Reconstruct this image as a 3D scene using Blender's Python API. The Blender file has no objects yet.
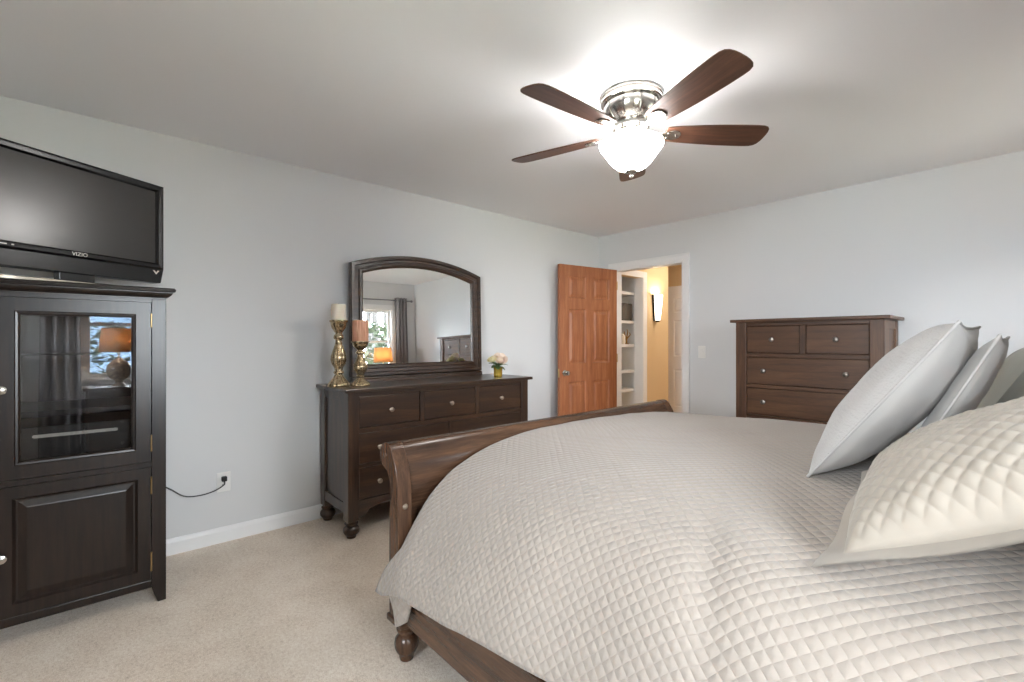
import bpy, bmesh, math, random
from mathutils import Vector, Matrix, noise
random.seed(4)
PI = math.pi
sc = bpy.context.scene
COL = sc.collection

# ------------------------------------------------------------------ camera
THETA = math.atan((1035 - 512) / 468.0)
cam_d = bpy.data.cameras.new('camera'); cam = bpy.data.objects.new('camera', cam_d); COL.objects.link(cam)
cam_d.sensor_width = 36; cam_d.lens = 468.0 * 36 / 1024; cam_d.clip_start = 0.02
cam.location = (3.359, -4.345, 1.245); cam.rotation_euler = (PI / 2, 0, THETA)
sc.camera = cam

# ------------------------------------------------------------------ world (bright overcast sky) and exposure
SKY = 10.0
w = bpy.data.worlds.new('sky'); sc.world = w; w.use_nodes = True
wn = w.node_tree.nodes; wl = w.node_tree.links
bg = wn['Background']; bg.inputs[1].default_value = SKY
tc = wn.new('ShaderNodeTexCoord'); sx = wn.new('ShaderNodeSeparateXYZ'); mr = wn.new('ShaderNodeMapRange'); rp = wn.new('ShaderNodeValToRGB')
wl.new(tc.outputs['Generated'], sx.inputs[0]); wl.new(sx.outputs[2], mr.inputs[0])
mr.inputs[1].default_value = -0.1; mr.inputs[2].default_value = 0.8
rp.color_ramp.elements[0].color = (0.96, 0.98, 1.0, 1); rp.color_ramp.elements[1].color = (0.82, 0.91, 1.0, 1)
wl.new(mr.outputs[0], rp.inputs[0]); wl.new(rp.outputs[0], bg.inputs[0])

sc.view_settings.view_transform = 'Standard'; sc.view_settings.look = 'None'
sc.view_settings.gamma = 1; sc.view_settings.use_curve_mapping = False
sc.view_settings.exposure = 2.0
cy = sc.cycles
cy.max_bounces = 12; cy.diffuse_bounces = 8; cy.glossy_bounces = 5; cy.transmission_bounces = 8; cy.transparent_max_bounces = 12
cy.use_denoising = True; cy.sample_clamp_indirect = 8; cy.caustics_reflective = False; cy.caustics_refractive = False
cy.blur_glossy = 0.5

# ------------------------------------------------------------------ room dimensions
XC = 4.25      # wall with the two windows (head of the bed)
YD = -5.75     # wall behind the camera
H = 2.44
FANW = 1.5
FAN = Vector((2.042, -2.384, 0))
WIN = [(-1.33, -0.45), (-4.41, -3.21)]       # y ranges on the head wall
WZ0, WZ1 = 0.86, 1.98
DWX, DWZ = (2.60, 3.65), (0.95, 2.05)         # window behind the camera
DOOR = (0.228, 1.038, 2.035)                  # doorway in the far wall

def portal(name, loc, rot, sx_, sy_):
    l = bpy.data.lights.new(name, 'AREA'); l.shape = 'RECTANGLE'; l.size = sx_; l.size_y = sy_
    l.cycles.is_portal = True
    o = bpy.data.objects.new(name, l); COL.objects.link(o); o.location = loc; o.rotation_euler = rot
for a, b in WIN:
    portal('sky_portal', (XC + 0.13, (a + b) / 2, (WZ0 + WZ1) / 2), (0, PI / 2, 0), WZ1 - WZ0, b - a)
portal('sky_portal', ((DWX[0] + DWX[1]) / 2, YD - 0.13, sum(DWZ) / 2), (PI / 2, 0, 0), DWX[1] - DWX[0], DWZ[1] - DWZ[0])

# ------------------------------------------------------------------ materials
def s2l(c):
    return tuple((v / 12.92 if v <= 0.04045 else ((v + 0.055) / 1.055) ** 2.4) for v in c)
def hexc(h):
    return s2l(tuple(int(h[i:i + 2], 16) / 255 for i in (0, 2, 4))) + (1,)
def mat(name, col, rough=0.5, metal=0.0, spec=0.5, **kw):
    m = bpy.data.materials.new(name); m.use_nodes = True
    b = m.node_tree.nodes['Principled BSDF']
    b.inputs['Base Color'].default_value = hexc(col) if isinstance(col, str) else tuple(col) + (1,)
    b.inputs['Roughness'].default_value = rough; b.inputs['Metallic'].default_value = metal
    b.inputs['Specular IOR Level'].default_value = spec
    for k, v in kw.items():
        b.inputs[k.replace('_', ' ')].default_value = v
    return m
def nd(m, t, **kw):
    n = m.node_tree.nodes.new(t)
    for k, v in kw.items(): setattr(n, k, v)
    return n
def lk(m, a, b): m.node_tree.links.new(a, b)
def math_n(m, op, a, b=None, c=None):
    n = nd(m, 'ShaderNodeMath', operation=op)
    for i, v in enumerate((a, b, c)):
        if v is None: continue
        if isinstance(v, (int, float)): n.inputs[i].default_value = v
        else: lk(m, v, n.inputs[i])
    return n.outputs[0]
def bump(m, h, strength=0.3, dist=0.002):
    n = nd(m, 'ShaderNodeBump'); n.inputs['Strength'].default_value = strength; n.inputs['Distance'].default_value = dist
    lk(m, h, n.inputs['Height']); lk(m, n.outputs[0], m.node_tree.nodes['Principled BSDF'].inputs['Normal'])
def noise_n(m, vec, scale, detail=4, rough=0.5):
    n = nd(m, 'ShaderNodeTexNoise'); n.inputs['Scale'].default_value = scale; n.inputs['Detail'].default_value = detail
    n.inputs['Roughness'].default_value = rough
    if vec is not None: lk(m, vec, n.inputs['Vector'])
    return n
def objvec(m, scale=(1, 1, 1), coord='Object'):
    t = nd(m, 'ShaderNodeTexCoord'); mp = nd(m, 'ShaderNodeMapping'); mp.inputs['Scale'].default_value = scale
    lk(m, t.outputs[coord], mp.inputs['Vector']); return mp.outputs[0]
def ramp(m, fac, stops):
    r = nd(m, 'ShaderNodeValToRGB'); e = r.color_ramp.elements
    while len(e) < len(stops): e.new(0.5)
    for i, (p, c) in enumerate(stops):
        e[i].position = p; e[i].color = hexc(c) if isinstance(c, str) else tuple(c) + (1,)
    lk(m, fac, r.inputs[0]); return r.outputs[0]

def wood(name, dark, mid, light, axis='y', rough=0.35, fine=1.0, spec=0.5, coat=0.0):
    m = mat(name, mid, rough, spec=spec)
    k = {'x': (1.2, 16, 16), 'y': (16, 1.2, 16), 'z': (16, 16, 1.2)}[axis]
    v = objvec(m, tuple(q * fine for q in k))
    n1 = noise_n(m, v, 1.6, 6, 0.6)
    v2 = objvec(m, tuple(q * fine * 5 for q in k))
    n2 = noise_n(m, v2, 2.0, 3, 0.6)
    f = math_n(m, 'ADD', math_n(m, 'MULTIPLY', n1.outputs[0], 0.7), math_n(m, 'MULTIPLY', n2.outputs[0], 0.3))
    c = ramp(m, f, [(0.32, dark), (0.5, mid), (0.7, light)])
    b = m.node_tree.nodes['Principled BSDF']; lk(m, c, b.inputs['Base Color'])
    b.inputs['Coat Weight'].default_value = coat; b.inputs['Coat Roughness'].default_value = 0.22; b.inputs['Coat IOR'].default_value = 1.7
    bump(m, n2.outputs[0], 0.12, 0.001)
    return m
M = {}
def wood3(key, dark, mid, light, rough=0.35, spec=0.5, coat=0.0):
    for a in 'xyz': M[key + a] = wood(key + '_' + a, dark, mid, light, a, rough, 1.0, spec, coat)
wood3('walnut', '24170f', '382416', '533723', 0.38, coat=0.45)
wood3('bedwood', '2d1f17', '483224', '684a35', 0.27)
wood3('pine', '864d2e', 'a0623e', 'b87a52', 0.40)
wood3('chestwood', '35231a', '553a28', '6d4d36', 0.38)
wood3('blade', '3a2419', '533527', '6a4735', 0.42)

def paint(name, col, rough=0.6, bstr=0.06):
    m = mat(name, col, rough, spec=0.3)
    n = noise_n(m, objvec(m), 180, 3, 0.6); bump(m, n.outputs[0], bstr, 0.001); return m
M['wall'] = paint('wall_paint', 'd9d9d9', 0.65)
M['ceiling'] = paint('ceiling_paint', 'efeff2', 0.8)
M['trim'] = paint('trim_paint', 'ecebea', 0.35, 0.01)
M['tan'] = paint('hall_paint', 'dcc39a', 0.65)
M['white'] = paint('white_paint', 'f0f0ef', 0.45, 0.01)

def carpet():
    m = mat('carpet', 'b5a797', 0.95, spec=0.1)
    v = objvec(m)
    n1 = noise_n(m, v, 240, 2, 0.7); n2 = noise_n(m, v, 5, 4, 0.6); n3 = noise_n(m, v, 70, 3, 0.7)
    f = math_n(m, 'ADD', math_n(m, 'MULTIPLY', n1.outputs[0], 0.45), math_n(m, 'ADD', math_n(m, 'MULTIPLY', n2.outputs[0], 0.2), math_n(m, 'MULTIPLY', n3.outputs[0], 0.35)))
    c = ramp(m, f, [(0.32, 'a8937e'), (0.47, 'e0cdb9'), (0.60, 'f5e9da')])
    lk(m, c, m.node_tree.nodes['Principled BSDF'].inputs['Base Color'])
    bump(m, math_n(m, 'ADD', n1.outputs[0], n3.outputs[0]), 0.7, 0.004)
    b = m.node_tree.nodes['Principled BSDF']; b.inputs['Sheen Weight'].default_value = 0.25
    return m
M['carpet'] = carpet()

def fabric(name, col, weave=900, bstr=0.15, sheen=0.2, crinkle=0.0):
    m = mat(name, col, 0.9, spec=0.15); m.node_tree.nodes['Principled BSDF'].inputs['Sheen Weight'].default_value = sheen
    v = objvec(m); n = noise_n(m, v, weave, 2, 0.5); h = n.outputs[0]
    if crinkle:
        n2 = noise_n(m, objvec(m, (26, 90, 60)), 1.0, 5, 0.65)
        h = math_n(m, 'ADD', math_n(m, 'MULTIPLY', h, 0.2), math_n(m, 'MULTIPLY', n2.outputs[0], crinkle))
        bump(m, h, 0.7, 0.006)
    else: bump(m, h, bstr, 0.001)
    return m
def quilted(name, col, side):
    m = mat(name, col, 0.85, spec=0.15); m.node_tree.nodes['Principled BSDF'].inputs['Sheen Weight'].default_value = 0.25
    t = nd(m, 'ShaderNodeUVMap'); s = nd(m, 'ShaderNodeSeparateXYZ'); lk(m, t.outputs[0], s.inputs[0])
    k = PI / (side * math.sqrt(2))
    a = math_n(m, 'MULTIPLY', math_n(m, 'ADD', s.outputs[0], s.outputs[1]), k)
    b = math_n(m, 'MULTIPLY', math_n(m, 'SUBTRACT', s.outputs[0], s.outputs[1]), k)
    sa = math_n(m, 'ABSOLUTE', math_n(m, 'SINE', a)); sb = math_n(m, 'ABSOLUTE', math_n(m, 'SINE', b))
    h = math_n(m, 'POWER', math_n(m, 'MULTIPLY', sa, sb), 0.7)
    n = noise_n(m, objvec(m), 60, 3, 0.6)
    h = math_n(m, 'ADD', h, math_n(m, 'MULTIPLY', n.outputs[0], 0.35))
    bump(m, h, 0.55, 0.0055); return m
M['quilt'] = quilted('quilt_cotton', '9a8f85', 0.0245)
M['sham'] = fabric('sham_cotton', 'a59b8f', 500, 0.2)
M['linen'] = fabric('grey_linen', 'b2aeab', 400, 0.3, 0.2, crinkle=1.0)
M['linen_smooth'] = fabric('smooth_linen', 'b0aca8', 600, 0.15)
M['sage'] = fabric('sage_cotton', '9c9c94', 600, 0.15)
M['curtain'] = fabric('grey_curtain', '8f8a8b', 500, 0.2)
M['blackcloth'] = fabric('black_cloth', '0d0c0c', 400, 0.1, 0.0)
M['mattress'] = fabric('white_ticking', 'e4e2de', 300, 0.2)

M['espresso'] = mat('espresso_lacquer', '1b1411', 0.3)
def _esp():
    m = M['espresso']; n = noise_n(m, objvec(m, (18, 18, 1.5)), 3, 4); c = ramp(m, n.outputs[0], [(0.35, '140d0a'), (0.65, '261a14')])
    lk(m, c, m.node_tree.nodes['Principled BSDF'].inputs['Base Color'])
_esp()
M['darkmetal'] = mat('dark_bronze', '1e1a17', 0.35, 0.8)
M['nickel'] = mat('brushed_nickel', 'c9c5bf', 0.22, 1.0)
M['pewter'] = mat('pewter', '8d8782', 0.3, 1.0)
M['paleknob'] = mat('satin_knob', 'b3a493', 0.3, 0.85)
M['brass'] = mat('brass_hinge', 'c6a878', 0.3, 1.0)
M['steelgrey'] = mat('grey_metal', '8e8f92', 0.35, 0.9)
M['tvblack'] = mat('tv_plastic', '0f0f10', 0.25)
M['tvbezel'] = mat('tv_satin_plastic', '1e1c1b', 0.28)
M['screen'] = mat('tv_screen', '1a1714', 0.24, spec=1.0)
M['silver'] = mat('silver_trim', 'a89f92', 0.42, 0.9)
M['plastic'] = mat('white_plastic', 'eceae6', 0.35)
M['blackrubber'] = mat('black_rubber', '151515', 0.5)
M['cord'] = mat('grey_cord', '3c3a39', 0.5)
M['wax'] = mat('ivory_wax', 'efe2cf', 0.6, Subsurface_Weight=0.2)
M['wax2'] = mat('tan_wax', 'd09a78', 0.6, Subsurface_Weight=0.15)
def _wax2():
    m = M['wax2']; n = noise_n(m, objvec(m, (60, 60, 4)), 2, 4); c = ramp(m, n.outputs[0], [(0.35, 'b97f60'), (0.65, 'e0b093')])
    lk(m, c, m.node_tree.nodes['Principled BSDF'].inputs['Base Color'])
_wax2()
def goldglass():
    m = mat('mercury_glass', 'b9a482', 0.16, 0.85)
    n = noise_n(m, objvec(m), 70, 4, 0.7); c = ramp(m, n.outputs[0], [(0.3, '6d5840'), (0.5, 'b39d7a'), (0.72, 'e0d4ba')])
    lk(m, c, m.node_tree.nodes['Principled BSDF'].inputs['Base Color']); bump(m, n.outputs[0], 0.2, 0.002); return m
M['mercury'] = goldglass()
M['vaseglass'] = mat('amber_vase_glass', 'c2a347', 0.12, 0.6)
M['petal'] = mat('blush_petal', 'ecd8c6', 0.6, Subsurface_Weight=0.1)
M['petal2'] = mat('cream_petal', 'e8dcae', 0.6)
M['leaf'] = mat('green_leaf', '4a6130', 0.5)
M['mirror'] = mat('mirror_glass', (0.93, 0.95, 0.95), 0.0, 1.0)
M['lampceramic'] = mat('lamp_ceramic', '8c7461', 0.35)
def _cer():
    m = M['lampceramic']; n = noise_n(m, objvec(m), 40, 4); c = ramp(m, n.outputs[0], [(0.35, '6d5849'), (0.65, 'b09a84')])
    lk(m, c, m.node_tree.nodes['Principled BSDF'].inputs['Base Color'])
_cer()
M['paper'] = mat('book_cloth', '2b2725', 0.7)
def _bk():
    m = M['paper']; n = noise_n(m, objvec(m), 130, 3, 0.7); c = ramp(m, n.outputs[0], [(0.5, '1e1b1a'), (0.6, 'b5ada2')])
    lk(m, c, m.node_tree.nodes['Principled BSDF'].inputs['Base Color'])
_bk()
M['ceramic'] = mat('white_ceramic', 'ece6da', 0.3)
M['gold'] = mat('gold_leaf', 'b58a4a', 0.3, 0.9)
M['bark'] = mat('tree_bark', '2c2826', 0.9)
M['yard'] = mat('winter_lawn', 'b0ac98', 0.95)
M['siding'] = mat('pale_blue_siding', '6f86a0', 0.7)
M['roofing'] = mat('grey_shingle', '77777b', 0.9)
M['evergreen'] = mat('evergreen_leaf', '2f3826', 0.8)

def pane_glass(name, ior, tint=(1, 1, 1)):
    m = bpy.data.materials.new(name); m.use_nodes = True; n = m.node_tree.nodes; n.clear()
    out = n.new('ShaderNodeOutputMaterial'); mix = n.new('ShaderNodeMixShader'); tr = n.new('ShaderNodeBsdfTransparent'); gl = n.new('ShaderNodeBsdfGlossy'); fr = n.new('ShaderNodeFresnel')
    fr.inputs[0].default_value = ior; gl.inputs['Roughness'].default_value = 0.0; tr.inputs[0].default_value = tint + (1,)
    lk(m, fr.outputs[0], mix.inputs[0]); lk(m, tr.outputs[0], mix.inputs[1]); lk(m, gl.outputs[0], mix.inputs[2]); lk(m, mix.outputs[0], out.inputs[0]); return m
M['winglass'] = pane_glass('window_glass', 1.45, (0.97, 0.99, 1.0))
M['cabglass'] = pane_glass('cabinet_glass', 2.0, (0.85, 0.85, 0.85))

def glow(name, col, strength, base='f4f0e8'):
    m = mat(name, base, 0.4); b = m.node_tree.nodes['Principled BSDF']
    b.inputs['Emission Color'].default_value = tuple(col) + (1,); b.inputs['Emission Strength'].default_value = strength; return m
M['bowl'] = glow('lit_frosted_glass', (1.0, 0.98, 0.955), 9.5)
M['sconceglass'] = glow('lit_sconce_glass', (1.0, 0.86, 0.66), 1.6)
M['hallfill'] = glow('hall_fill_glow', (1.0, 0.95, 0.88), 13.0)  # glow of the added hall lamp, which stays out of view
def shade_mat():
    m = bpy.data.materials.new('lamp_shade_linen'); m.use_nodes = True; n = m.node_tree.nodes; n.clear()
    out = n.new('ShaderNodeOutputMaterial'); mix = n.new('ShaderNodeMixShader'); d = n.new('ShaderNodeBsdfDiffuse'); t = n.new('ShaderNodeBsdfTranslucent')
    d.inputs[0].default_value = hexc('c0a07c'); t.inputs[0].default_value = hexc('d8b084'); mix.inputs[0].default_value = 0.55
    lk(m, d.outputs[0], mix.inputs[1]); lk(m, t.outputs[0], mix.inputs[2]); lk(m, mix.outputs[0], out.inputs[0]); return m
M['shade'] = shade_mat()

# ------------------------------------------------------------------ object helpers
def obj(name, bm, m, parent=None, off=None, smooth=True, bevel=0.0, sharp=38, seg=2):
    """one mesh object from a bmesh; off = a world point subtracted from every vertex (the thing's base)"""
    if off is not None: bmesh.ops.translate(bm, verts=bm.verts, vec=-Vector(off))
    bmesh.ops.recalc_face_normals(bm, faces=bm.faces)
    me = bpy.data.meshes.new(name); bm.to_mesh(me); bm.free()
    if smooth:
        for p in me.polygons: p.use_smooth = True
        me.set_sharp_from_angle(angle=math.radians(sharp))
    mm = m if isinstance(m, (list, tuple)) else [m]
    for q in mm: me.materials.append(M[q] if isinstance(q, str) else q)
    o = bpy.data.objects.new(name, me); COL.objects.link(o)
    if parent is not None: o.parent = parent
    if bevel:
        b = o.modifiers.new('edge_softening', 'BEVEL'); b.width = bevel; b.segments = seg; b.limit_method = 'ANGLE'; b.angle_limit = math.radians(40); b.harden_normals = False
    return o
def tag(o, label, cat, group=None, kind=None):
    o['label'] = label; o['category'] = cat
    if group: o['group'] = group
    if kind: o['kind'] = kind
    return o
def thing(name, label, cat, loc=(0, 0, 0), rotz=0.0, group=None):
    o = bpy.data.objects.new(name, None); COL.objects.link(o); o.empty_display_size = 0.05
    o.location = loc; o.rotation_euler = (0, 0, rotz); return tag(o, label, cat, group)
def structure(name, bm, m, label=None, cat=None, parent=None, **kw):
    o = obj(name, bm, m, parent, **kw)
    if parent is None:
        o['kind'] = 'structure'
        if label: o['label'] = label; o['category'] = cat
    return o
def new(): return bmesh.new()
def box(bm, a, b):
    (x0, y0, z0), (x1, y1, z1) = a, b
    v = [bm.verts.new(p) for p in ((x0, y0, z0), (x1, y0, z0), (x1, y1, z0), (x0, y1, z0), (x0, y0, z1), (x1, y0, z1), (x1, y1, z1), (x0, y1, z1))]
    for f in ((0, 3, 2, 1), (4, 5, 6, 7), (0, 1, 5, 4), (1, 2, 6, 5), (2, 3, 7, 6), (3, 0, 4, 7)): bm.faces.new([v[i] for i in f])
    return bm
def bx(a, b): return box(new(), a, b)
def loft(bm, rings, closed_ring=True, cap=True, closed_path=False):
    V = [[bm.verts.new(p) for p in r] for r in rings]; n = len(V[0])
    R = range(len(V)) if closed_path else range(len(V) - 1)
    for i in R:
        A, B = V[i], V[(i + 1) % len(V)]
        for j in (range(n) if closed_ring else range(n - 1)):
            k = (j + 1) % n
            bm.faces.new((A[j], A[k], B[k], B[j]))
    if cap and not closed_path:
        try: bm.faces.new(V[0][::-1]); bm.faces.new(V[-1])
        except Exception: pass
    return bm
def lathe(bm, prof, c=(0, 0, 0), n=32, flute=None, axis='z'):
    """prof = [(radius, height)]; flute(height)->(count, depth) ribs the surface"""
    rings = []
    for r, h in prof:
        ring = []
        for i in range(n):
            a = 2 * PI * i / n; q = r
            if flute:
                k, d = flute(h)
                q = r * (1 + d * math.cos(k * a))
            x, y, z = q * math.cos(a), q * math.sin(a), h
            if axis == 'x': x, y, z = z, x, y
            elif axis == '-y': x, y, z = x, -z, y
            ring.append((c[0] + x, c[1] + y, c[2] + z))
        rings.append(ring)
    return loft(bm, rings)
def tube(bm, pts, r, n=10, cap=True):
    pts = [Vector(p) for p in pts]; rr = r if isinstance(r, (list, tuple)) else [r] * len(pts)
    rings = []; up = Vector((0.13, 0.27, 0.95)).normalized()
    for i, p in enumerate(pts):
        t = (pts[min(i + 1, len(pts) - 1)] - pts[max(i - 1, 0)]).normalized()
        a = t.cross(up)
        if a.length < 1e-3: a = t.cross(Vector((1, 0, 0)))
        a.normalize(); b = t.cross(a).normalized(); up = b.cross(t) if False else up
        rings.append([p + (a * math.cos(2 * PI * k / n) + b * math.sin(2 * PI * k / n)) * rr[i] for k in range(n)])
    return loft(bm, rings, cap=cap)
def prism(bm, poly, axis, a, b):
    """poly: 2-D outline, extruded along axis from a to b"""
    def P(q, t):
        return {'x': (t, q[0], q[1]), 'y': (q[0], t, q[1]), 'z': (q[0], q[1], t)}[axis]
    return loft(bm, [[P(q, a) for q in poly], [P(q, b) for q in poly]])
def catmull(pts, n):
    pts = [Vector(p) for p in pts]; out = []
    P = [pts[0] * 2 - pts[1]] + pts + [pts[-1] * 2 - pts[-2]]
    m = len(pts) - 1
    for i in range(m):
        for k in range(n):
            t = k / n; p0, p1, p2, p3 = P[i:i + 4]
            out.append(0.5 * ((2 * p1) + (p2 - p0) * t + (2 * p0 - 5 * p1 + 4 * p2 - p3) * t * t + (3 * p1 - p0 - 3 * p2 + p3) * t ** 3))
    out.append(pts[-1]); return out
def resample(pts, n):
    L = [0.0]
    for a, b in zip(pts, pts[1:]): L.append(L[-1] + (b - a).length)
    out = []; j = 0
    for i in range(n):
        s = L[-1] * i / (n - 1)
        while j < len(L) - 2 and L[j + 1] < s: j += 1
        t = (s - L[j]) / max(L[j + 1] - L[j], 1e-9); out.append(pts[j].lerp(pts[j + 1], min(max(t, 0), 1)))
    return out, L[-1]
def smooth01(t):
    t = min(max(t, 0.0), 1.0); return t * t * (3 - 2 * t)

# ------------------------------------------------------------------ the room
T = 0.14
TB = 0.105    # far wall thickness
def wall_mesh(axis, p0, p1, a0, a1, holes, z0=0.0, z1=H):
    """wall slab between p0 and p1 across, a0..a1 along, with (a, b, z0, z1) openings"""
    bm = new(); ys = sorted({a0, a1} | {h[0] for h in holes} | {h[1] for h in holes}); zs = sorted({z0, z1} | {h[2] for h in holes} | {h[3] for h in holes})
    for i in range(len(ys) - 1):
        run = None
        for j in range(len(zs) - 1):
            my, mz = (ys[i] + ys[i + 1]) / 2, (zs[j] + zs[j + 1]) / 2
            if any(h[0] < my < h[1] and h[2] < mz < h[3] for h in holes): continue
            if axis == 'x': box(bm, (p0, ys[i], zs[j]), (p1, ys[i + 1], zs[j + 1]))
            else: box(bm, (ys[i], p0, zs[j]), (ys[i + 1], p1, zs[j + 1]))
    bmesh.ops.remove_doubles(bm, verts=bm.verts, dist=1e-5)
    seen = {}
    for f in list(bm.faces):
        k = tuple(sorted(v.index for v in f.verts)) if False else frozenset(f.verts)
        seen.setdefault(k, []).append(f)
    bmesh.ops.delete(bm, geom=[f for l in seen.values() if len(l) > 1 for f in l], context='FACES_ONLY')
    return bm
structure('floor', bx((-T, YD - T, -0.12), (XC + T, 0.0, 0.0)), 'carpet', 'beige cut pile bedroom carpet', 'floor', smooth=False)
structure('ceiling', bx((-T, YD - T, H), (XC + T, TB, H + 0.12)), 'ceiling', 'flat pale grey bedroom ceiling', 'ceiling', smooth=False)
structure('wall_left', wall_mesh('x', -T, 0, YD - T, TB, []), 'wall', 'light grey wall behind dresser and media cabinet', 'wall', smooth=False)
structure('wall_back', wall_mesh('y', 0, TB, 0, XC + T, [(DOOR[0], DOOR[1], -1, DOOR[2])], z0=0), 'wall', 'light grey wall with the doorway and tall chest', 'wall', smooth=False)
structure('wall_right', wall_mesh('x', XC, XC + T, YD - T, 0, [(a, b, WZ0, WZ1) for a, b in WIN]), 'wall', 'light grey window wall at the head of the bed', 'wall', smooth=False)
structure('wall_front', wall_mesh('y', YD - T, YD, 0, XC, [(DWX[0], DWX[1], DWZ[0], DWZ[1])]), 'wall', 'light grey wall behind the camera', 'wall', smooth=False)

def baseboard(name, axis, face, a, b, side, label):
    poly = [(0, 0), (0.014, 0), (0.014, 0.072), (0.009, 0.086), (0.004, 0.094), (0, 0.094)]
    bm = new()
    if axis == 'x': prism(bm, [(face + side * q[0], q[1]) for q in poly], 'y', a, b)
    else: prism(bm, [(face + side * q[0], q[1]) for q in poly], 'x', a, b)
    structure(name, bm, 'trim', label, 'baseboard', smooth=False)
baseboard('baseboard_left', 'x', 0.0, YD, 0.0, 1, 'white baseboard along the dresser wall')
baseboard('baseboard_back', 'y', 0.0, DOOR[1] + 0.075, XC, -1, 'white baseboard behind the tall chest')
baseboard('baseboard_right', 'x', XC, YD, 0.0, -1, 'white baseboard under the bed windows')
baseboard('baseboard_front', 'y', YD, 0.0, XC, 1, 'white baseboard behind the camera')

# doorway casing: jambs, head and both face casings
bm = new()
x0, x1, zt = DOOR; cw = 0.073
for yf, s in ((0, -1), (TB, 1)):
    for q0, q1 in ((x0 - cw, x0 - 0.004), (x1 + 0.004, x1 + cw)):
        box(bm, (q0, min(yf, yf + s * 0.016), 0), (q1, max(yf, yf + s * 0.016), zt + 0.004)); box(bm, (q0 + (0 if q0 < x0 - .01 else cw * .7), min(yf, yf + s * 0.022), 0), (q0 + (cw * .28 if q0 < x0 - .01 else cw * .95), max(yf, yf + s * 0.022), zt + cw))
    box(bm, (x0 - cw, min(yf, yf + s * 0.016), zt + 0.004), (x1 + cw, max(yf, yf + s * 0.016), zt + cw))
    box(bm, (x0 - cw, min(yf, yf + s * 0.022), zt + cw * .72), (x1 + cw, max(yf, yf + s * 0.022), zt + cw))
box(bm, (x0 - 0.004, -0.005, 0), (x0 + 0.012, TB + 0.005, zt)); box(bm, (x1 - 0.012, -0.005, 0), (x1 + 0.004, TB + 0.005, zt)); box(bm, (x0 - .004, -0.005, zt - 0.014), (x1 + .004, TB + 0.005, zt + 0.004))
structure('trim_1', bm, 'trim', 'white casing around the bedroom doorway', 'door casing', smooth=False, bevel=0.002)

# ---- windows
def window(n, axis, p, a, b, z0, z1, inward, label):
    """white double hung window in a wall opening; p = inner wall face"""
    def bb(bm, d0, d1, u0, u1, w0, w1):
        lo, hi = sorted((p + inward * d0, p + inward * d1))
        if axis == 'x': box(bm, (lo, u0, w0), (hi, u1, w1))
        else: box(bm, (u0, lo, w0), (u1, hi, w1))
    bm = new()
    bb(bm, 0, 0.018, a - 0.07, a, z0, z1 + 0.07); bb(bm, 0, 0.018, b, b + 0.07, z0, z1 + 0.07); bb(bm, 0, 0.018, a, b, z1, z1 + 0.07)
    bb(bm, -T, 0.0, a, a + 0.015, z0, z1); bb(bm, -T, 0.0, b - 0.015, b, z0, z1); bb(bm, -T, 0.0, a, b, z1 - 0.015, z1)
    o = structure('window_%d' % n, bm, 'trim', label, 'window', smooth=False, bevel=0.002)
    bm = new(); bb(bm, -T, 0.045, a - 0.09, b + 0.09, z0 - 0.03, z0); bb(bm, 0, 0.016, a - 0.07, b + 0.07, z0 - 0.09, z0 - 0.03)
    obj('window_sill', bm, 'trim', o, smooth=False, bevel=0.003)
    zm = (z0 + z1) / 2
    for k, (w0, w1, d) in enumerate(((z0, zm + 0.02, -0.05), (zm - 0.02, z1 - .015, -0.085))):
        bm = new(); s = 0.04
        bb(bm, d - 0.03, d, a + .015, a + s, w0, w1); bb(bm, d - 0.03, d, b - s, b - .015, w0, w1); bb(bm, d - .03, d, a + s, b - s, w0, w0 + s); bb(bm, d - .03, d, a + s, b - s, w1 - s, w1)
        so = obj('sash', bm, 'trim', o, smooth=False, bevel=0.002)
        bm = new(); bb(bm, d - 0.017, d - 0.013, a + s - .003, b - s + .003, w0 + s - .003, w1 - s + .003); obj('pane', bm, 'winglass', so, smooth=False)
    return o
window(1, 'x', XC, WIN[0][0], WIN[0][1], WZ0, WZ1, -1, 'white window by the corner, seen in the dresser mirror')
window(2, 'x', XC, WIN[1][0], WIN[1][1], WZ0, WZ1, -1, 'white window seen reflected in the cabinet glass')
window(3, 'y', YD, DWX[0], DWX[1], DWZ[0], DWZ[1], 1, 'white window behind the camera')

# ---- hallway beyond the door
structure('floor_hall', bx((-1.8, 0.0, -0.12), (1.7, 2.6, 0.0)), 'carpet', 'beige hall carpet beyond the doorway', 'floor', smooth=False)
structure('ceiling_hall', bx((-1.8, TB, H), (1.7, 2.6, H + 0.12)), 'ceiling', 'hall ceiling beyond the doorway', 'ceiling', smooth=False)
NX = 0.08; NY0, NY1, NZ = 0.19, 0.775, 2.035
structure('wall_hall_left', wall_mesh('x', -0.02, NX, TB, 1.40, [(NY0, NY1, -1, NZ)]), 'tan', 'tan hall wall around the linen closet opening', 'wall', smooth=False)
bm = new(); box(bm, (-0.5, NY0 - 0.12, 0), (-0.48, NY1 + 0.12, H)); box(bm, (-0.48, NY0 - 0.12, 0), (-0.021, NY0 - 0.08, H)); box(bm, (-0.48, NY1 + 0.08, 0), (-0.021, NY1 + 0.12, H))
structure('wall_closet', bm, 'white', 'white inside of the linen closet', 'wall', smooth=False)
structure('wall_hall_return', bx((-1.66, 1.30, 0), (-0.021, 1.40, H)), 'tan', 'tan hall wall turning the corner past the sconce', 'wall', smooth=False)
structure('wall_hall_back', bx((-1.8, 2.43, 0), (1.7, 2.57, H)), 'tan', 'tan wall at the end of the hall', 'wall', smooth=False)
structure('wall_hall_right', bx((1.45, TB, 0), (1.59, 2.43, H)), 'tan', 'tan wall on the right side of the hall', 'wall', smooth=False)
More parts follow.
